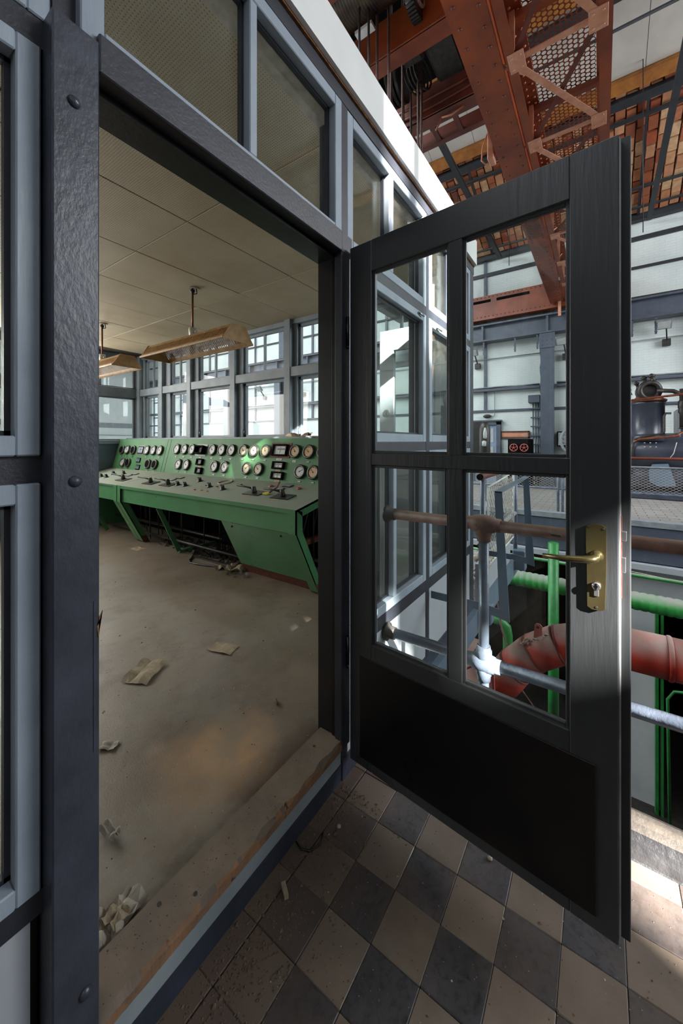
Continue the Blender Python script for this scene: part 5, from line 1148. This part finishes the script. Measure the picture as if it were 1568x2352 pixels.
crumbs('threshold_grit', 220, lambda r: (r.uniform(.38, 1.28), r.uniform(.91, 1.0), .182), 'dirt', 'fine dirt on the wooden threshold board', 'dirt', .0008, .002, 6)
crumbs('rubble', 500, lambda r: (r.uniform(2.56, 2.95), r.uniform(3.1, 4.7), .14), 'iron', 'dark rubble under the console', 'rubble', .008, .03, 7)
for i, (x, y) in enumerate(((2.37, 3.19), (2.40, 2.96), (2.41, 2.80), (2.43, 2.77))):
    k = MB(); rr = random.Random(i + 50)
    for q in range((16, 10, 5, 5)[i]):
        a = rr.random() * 6.3; r = rr.uniform(.01, .045) if i else rr.uniform(.006, .02); cx, cy = x + rr.uniform(-.06, .06), y + rr.uniform(-.06, .06); tl_ = rr.uniform(.2, 1.2)
        d1 = Vector((math.cos(a), math.sin(a), 0)); d2 = Vector((-math.sin(a) * math.cos(tl_), math.cos(a) * math.cos(tl_), math.sin(tl_)))
        p0 = Vector((cx, cy, .141)); q4 = [p0, p0 + d1 * r, p0 + d1 * r * .8 + d2 * r, p0 + d2 * r * .7]; nn = d1.cross(d2) * .0012
        k.add([*q4, *[v + nn for v in q4]], [(0, 1, 2, 3), (7, 6, 5, 4), (0, 4, 5, 1), (1, 5, 6, 2), (2, 6, 7, 3), (3, 7, 4, 0)])
    o = thing('glass_shards', k, 'shard', ['scatter of small clear glass shards on the floor by the console', 'cluster of curved glass shards left of the front panel', 'broken glass bowl pieces by the plinth of the front panel', 'round clear glass shard beside the broken bowl'][i], 'glass', 'broken glass'); 
thing('loose_cable', MB().tube([(2.62, 3.9, .17), (2.45, 3.72, .15), (2.38, 3.66, .15), (2.34, 3.58, .15), (2.36, 3.45, .15), (2.42, 3.25, .15), (2.47, 3.0, .15), (2.55, 2.95, .16)], .009, 8), 'ink', 'black cable looping out on the floor from under the console', 'cable')
thing('floor_batten', MB().bar((2.50, 3.75, .152), (2.52, 3.0, .152), .03, .015), 'iron', 'thin dark batten lying under the console edge', 'batten')
# bits outside
thing('wood_chip', MB().bar((.862, .808, .010), (.882, .842, .012), .014, .014), 'paper', 'cigarette-sized wooden chip lying on the tiles near the base board', 'wood chip')
thing('bent_strip', MB().tube([(1.00, .892, .012), (.995, .865, .006), (1.01, .835, .005), (1.045, .815, .012), (1.065, .82, .03), (1.07, .832, .012)], .0032, 6), 'ink', 'curled dark metal strip on the tiles beside the threshold', 'strip')
for x, y, lab in ((1.105, .794, 'rusty pebble on the tiles beside the curled strip'), (1.345, .311, 'small stone beside the open door on the tiles'), (1.135, .80, 'tiny pale pebble on the tiles near the door hinge')):
    thing('pebble', MB().lathe((x, y, 0), (.2, .1, 1), [(0, .004), (.003, .0085), (.008, .008), (.012, .003)], 8), 'rubble' if 'pale' in lab or 'stone' in lab else 'grit', lab, 'pebble', 'pebbles on the tiles')
thing('cigarette_butt', MB().cyl((1.324, 1.30, .148), (1.345, 1.335, .148), .006, 8), 'grit', 'small brown stub on the cabin floor near the right jamb', 'stub')

# =================================================================== CRANE
cr = empty('overhead_crane', (8, 1.1, 5.8), 'orange riveted overhead crane with box girder, walkway truss and trolley', 'crane')
GZ = 5.8
MB().box(-3, 13.9, .93, 1.30, GZ, GZ + .03).build('bottom_flange', 'orange', cr, label='broad orange bottom flange')
MB().box(-3, 13.9, 1.10, 1.13, GZ + .03, GZ + .95).build('girder_web', 'orange', cr)
MB().box(-3, 13.9, .95, 1.28, GZ + .95, GZ + .98).build('top_flange', 'orange', cr)
MB().cbox(7.35, 8.9, .97, 1.26, GZ - .025, GZ, .006).build('splice_plate', 'redor', cr)
mb = MB(); x = 2.4
while x < 13.5:
    for y in (1.00, 1.22): mb.dome((x + (.12 if y > 1.1 else 0), y, GZ - (.025 if 7.35 < x < 8.85 else 0)), (0, 0, -1), .022, .014, 7)
    if 7.4 < x < 8.8:
        for y in (1.05, 1.17): mb.dome((x + .06, y, GZ - .025), (0, 0, -1), .022, .014, 7)
    x += .24 if not (7.3 < x < 8.9) else .12
mb.build('rivets', 'redor', cr, kind='stuff')
# walkway truss: chords, cross members, diagonals, gussets
def angle(a, b, name, mt='orange', w_=.10, h_=.10, t=.012):
    k = MB(); a, b = Vector(a), Vector(b); k.bar(a, b, w_, t); k.bar(a + Vector((0, 0, h_ / 2)), b + Vector((0, 0, h_ / 2)), t, h_); return k.build(name, mt, cr)
angle((2.0, -.05, GZ), (13.6, -.05, GZ), 'outer_chord', 'orange', .12, .12)
angle((2.0, .84, GZ), (13.6, .84, GZ), 'inner_chord', 'orange', .10, .12)
angle((2.0, -.02, 7.0), (13.6, -.02, 7.0), 'top_chord', 'orange', .10, .10)
WZ = 6.42
MB().box(2.0, 13.6, .74, .90, WZ - .01, WZ + .05).build('plate_border', 'orange', cr)
MB().box(2.0, 13.6, -.10, .04, WZ - .01, WZ + .05).build('plate_border', 'orange', cr)
mb = MB(); x = 2.4
while x < 11: mb.dome((x, .78, WZ - .01), (0, 0, -1), .018, .012, 6); mb.dome((x + .05, .86, WZ - .01), (0, 0, -1), .018, .012, 6); mb.dome((x, -.06, WZ - .01), (0, 0, -1), .016, .012, 6); x += .12
mb.build('border_rivets', 'orangelt', cr, kind='stuff')
nodes = [1.72 + 1.47 * i for i in range(8)]
for i, x in enumerate(nodes):
    MB().bar((x, .88, GZ + .02), (x, -.05, GZ + .02), .07, .014).build('cross_member', 'orangelt', cr)
    MB().bar((x + .05, .84, WZ - .06), (x + .05, 0, WZ - .06), .08, .08).build('plate_bearer', 'orange', cr)
    MB().bar((x, -.05, GZ), (x, -.03, 7.0), .06, .02).build('truss_post', 'orangelt', cr)
    MB().bar((x, .84, GZ), (x, .84, WZ), .06, .02).build('truss_post', 'orangelt', cr)
    MB().bar((x, .95, GZ + .04), (x + .9, .84, WZ), .04, .02).build('knee_brace', 'orangelt', cr)
    if i < 7:
        MB().bar((x, .82, GZ + .0), (x + 1.47, -.01, GZ + .0), .075, .010).build('diagonal', 'orangelt', cr)
        MB().bar((x, -.02, GZ + .035), (x + 1.47, .82, GZ + .035), .06, .010).build('diagonal', 'redor', cr)
        MB().bar((x, -.05, GZ + .1), (x + 1.47, -.03, 6.95), .05, .012).build('side_diagonal', 'orangelt', cr)
    for y in (.80, .03):
        k = MB(); k.cbox(x - .13, x + .13, y - .10, y + .07, GZ - .012, GZ - .002, .003); [k.dome((x + a, y + b, GZ - .012), (0, 0, -1), .014, .010, 6) for a in (-.08, .08) for b in (-.06, .03)]; k.build('gusset_plate', 'orangelt', cr)
# perforated walkway plates with real holes
k = MB(); pit = .066; nx = int((9.2 - 2.2) / pit); ny = int(.70 / (pit * .866))
HEX = 6
for j in range(ny):
    yc = .05 + (j + .5) * pit * .866
    for i in range(nx):
        xc = 2.2 + (i + (.5 if j % 2 else 0)) * pit
        vs = []
        for q in range(HEX):
            a = PI / 6 + q * PI / 3; vs.append((xc + pit * .577 * math.cos(a), yc + pit * .577 * math.sin(a), WZ))
        for q in range(HEX):
            a = PI / 6 + q * PI / 3; vs.append((xc + pit * .42 * math.cos(a), yc + pit * .42 * math.sin(a), WZ))
        k.add(vs, [(q, (q + 1) % HEX, HEX + (q + 1) % HEX, HEX + q) for q in range(HEX)])
k.build('perforated_plate', 'orange', cr, kind='stuff')
# end carriage on the runway rail
MB().box(13.45, 13.75, .3, 6.0, 5.66, 6.48).build('end_carriage', 'orange', cr)
mb = MB(); [mb.box(13.42, 13.46, a, b, 6.25, 6.33) for a, b in ((1.9, 2.9), (3.1, 4.0))]; mb.build('carriage_slot', 'blackh', cr)
mb = MB(); [mb.dome((13.44, 1.2 + .13 * q, z), (-1, 0, 0), .02, .014, 6) for q in range(30) for z in (5.76, 6.42)]; mb.build('carriage_rivets', 'redor', cr, kind='stuff')
MB().box(13.38, 13.44, 1.0, 1.08, 5.35, 5.8).build('rail_sweep', 'orangelt', cr)
# trolley beams across, drum, sheaves, gear
def ibeam(x, y0, y1, z, w_, h_, name, mt): 
    k = MB(); k.box(x - w_ / 2, x + w_ / 2, y0, y1, z, z + .03); k.box(x - .015, x + .015, y0, y1, z, z + h_); k.box(x - w_ / 2, x + w_ / 2, y0, y1, z + h_ - .03, z + h_); return k.build(name, mt, cr)
k = MB(); k.box(4.18, 4.40, 1.30, 3.6, 6.30, 6.33); k.box(4.16, 4.19, 1.30, 3.6, 6.30, 6.75); k.build('trolley_beam', 'orange', cr)
k = MB(); k.box(5.32, 5.55, 1.30, 3.6, 6.30, 6.33); k.box(5.30, 5.34, 1.30, 3.6, 6.30, 6.75); k.build('trolley_beam', 'redor', cr)
k = MB(); k.box(3.25, 3.45, 1.4, 3.6, 6.45, 6.50); k.box(3.25, 3.28, 1.4, 3.6, 6.45, 6.9); k.build('trolley_beam', 'redor', cr)
MB().box(5.85, 5.95, 1.30, 3.6, 6.30, 6.36).build('ladder_beam', 'redor', cr)
for y in (1.75, 2.1, 2.45, 2.8): MB().box(5.55, 5.86, y, y + .07, 6.30, 6.34).build('ladder_rung', 'redor', cr)
MB().box(5.95, 5.97, 1.3, 3.6, 6.34, 6.6).build('ladder_web', 'redor', cr)
MB().box(3.0, 6.1, 1.3, 3.6, 7.6, 7.64).build('trolley_deck', 'blackh', cr)
prof = []; y = 0
while y < 1.9: prof += [(y, .312), (y + .016, .332), (y + .032, .312)]; y += .036
MB().lathe((3.74, 3.5, 6.86), (0, -1, 0), prof, 30).build('rope_drum', 'drum', cr)
MB().lathe((3.74, 1.60, 6.86), (0, -1, 0), [(0, .36), (.04, .36), (.045, .1), (.2, .08)], 26).build('drum_flange', 'iron', cr)
gt = MB(); nT = 44
gt.lathe((4.02, 1.72, 6.64), (0, 1, 0), [(0, .20), (0, .255), (.10, .255), (.10, .20)], 36)
for q in range(nT):
    a = q * 2 * PI / nT; gt.obox(Vector((4.02, 1.77, 6.64)) + Vector((math.cos(a), 0, math.sin(a))) * .265, (math.cos(a), 0, math.sin(a)), (-math.sin(a), 0, math.cos(a)), (0, 1, 0), .018, .010, .05)
gt.build('gear_wheel', 'iron', cr); MB().torus((4.02, 1.71, 6.64), (0, 1, 0), .15, .02, 24, 6).build('gear_hub', 'rubble', cr)
for q in range(4): MB().torus((4.95, 2.05 + .05 * q, 6.62), (.25, 1, 0), .20, .014, 26, 6).build('sheave', 'iron', cr)
for q in range(3): MB().lathe((4.95, 2.35 + .07 * q, 6.66), (0, 1, 0), [(0, .26), (.02, .22), (.04, .26)], 24).build('rope_sheave', 'iron', cr)
for a in ((4.6, 5.2, 1.5, 1.9, 6.55, 7.0), (4.75, 5.1, 1.40, 1.52, 6.5, 6.8), (4.45, 4.7, 1.9, 2.2, 6.5, 6.8)): MB().cbox(*a, .04).build('gear_housing', 'iron', cr)
k = MB(); k.tube([(5.28, 1.35, 6.45), (5.28, 1.5, 6.40), (5.28, 2.0, 6.38), (5.28, 3.2, 6.42)], .02, 8); k.tube([(5.25, 1.35, 6.52), (5.22, 1.6, 6.46), (5.22, 3.2, 6.48)], .02, 8); k.build('trolley_conduit', 'redor', cr)
MB().box(3.92, 4.02, 2.28, 2.52, 6.52, 6.56).build('white_plate', 'labelw', cr)
k = MB(); k.cbox(5.95, 6.15, 1.33, 1.42, 5.75, 6.2, .01); k.build('cable_chute', 'orangelt', cr)
MB().tube([(6.0, 1.42, 6.2), (6.0, 1.50, 6.0), (6.02, 1.52, 5.82), (6.04, 1.46, 5.74), (6.06, 1.40, 5.78)], .012, 7).build('looped_cable', 'orangelt', cr)
k = MB(); k.tube([(5.45, 1.95, 6.32), (5.46, 2.0, 6.22), (5.46, 2.05, 6.16)], .012, 6); k.tube([(5.44, 1.62, 6.30), (5.44, 1.80, 6.26), (5.45, 1.95, 6.30)], .015, 6); k.build('frayed_cable', 'orangelt', cr)
hb = empty('hook_block', (4.2, 2.35, 3.16), 'crane hook block resting on the cabin roof, out of sight behind the fascia', 'hook block')
MB().cbox(3.6, 5.0, 2.15, 2.45, 3.165, 3.5, .04).build('block', 'iron', hb)
rp = [(3.72, 2.33, 'ropedark'), (3.80, 2.25, 'ropedark'), (3.95, 2.22, 'rope'), (4.02, 2.10, 'rope'), (4.50, 2.31, 'rope'), (4.62, 2.20, 'rope'), (4.66, 2.22, 'rope'), (4.88, 2.31, 'ropedark'), (4.93, 2.22, 'ropedark'), (4.86, 2.08, 'rope'), (4.93, 2.06, 'rope')]
for i, (x, y, mt) in enumerate(rp):
    L_ = MB().tube([(x, y, 3.45), (x + .01, y, 5.0), (x, y, 7.6)], .017 if mt == 'rope' else .015, 7)
    n_ = ['leftmost', 'second', 'third', 'fourth', 'fifth', 'sixth', 'seventh', 'eighth', 'ninth', 'tenth', 'rightmost'][i]
    thing('wire_rope', L_, mt, ('%s of the steel hoist ropes counted from the left along the white fascia' % n_) if mt == 'rope' else ('%s of the hoist ropes counted from the left, thin and dark grey' % n_), 'rope', 'hoist ropes')
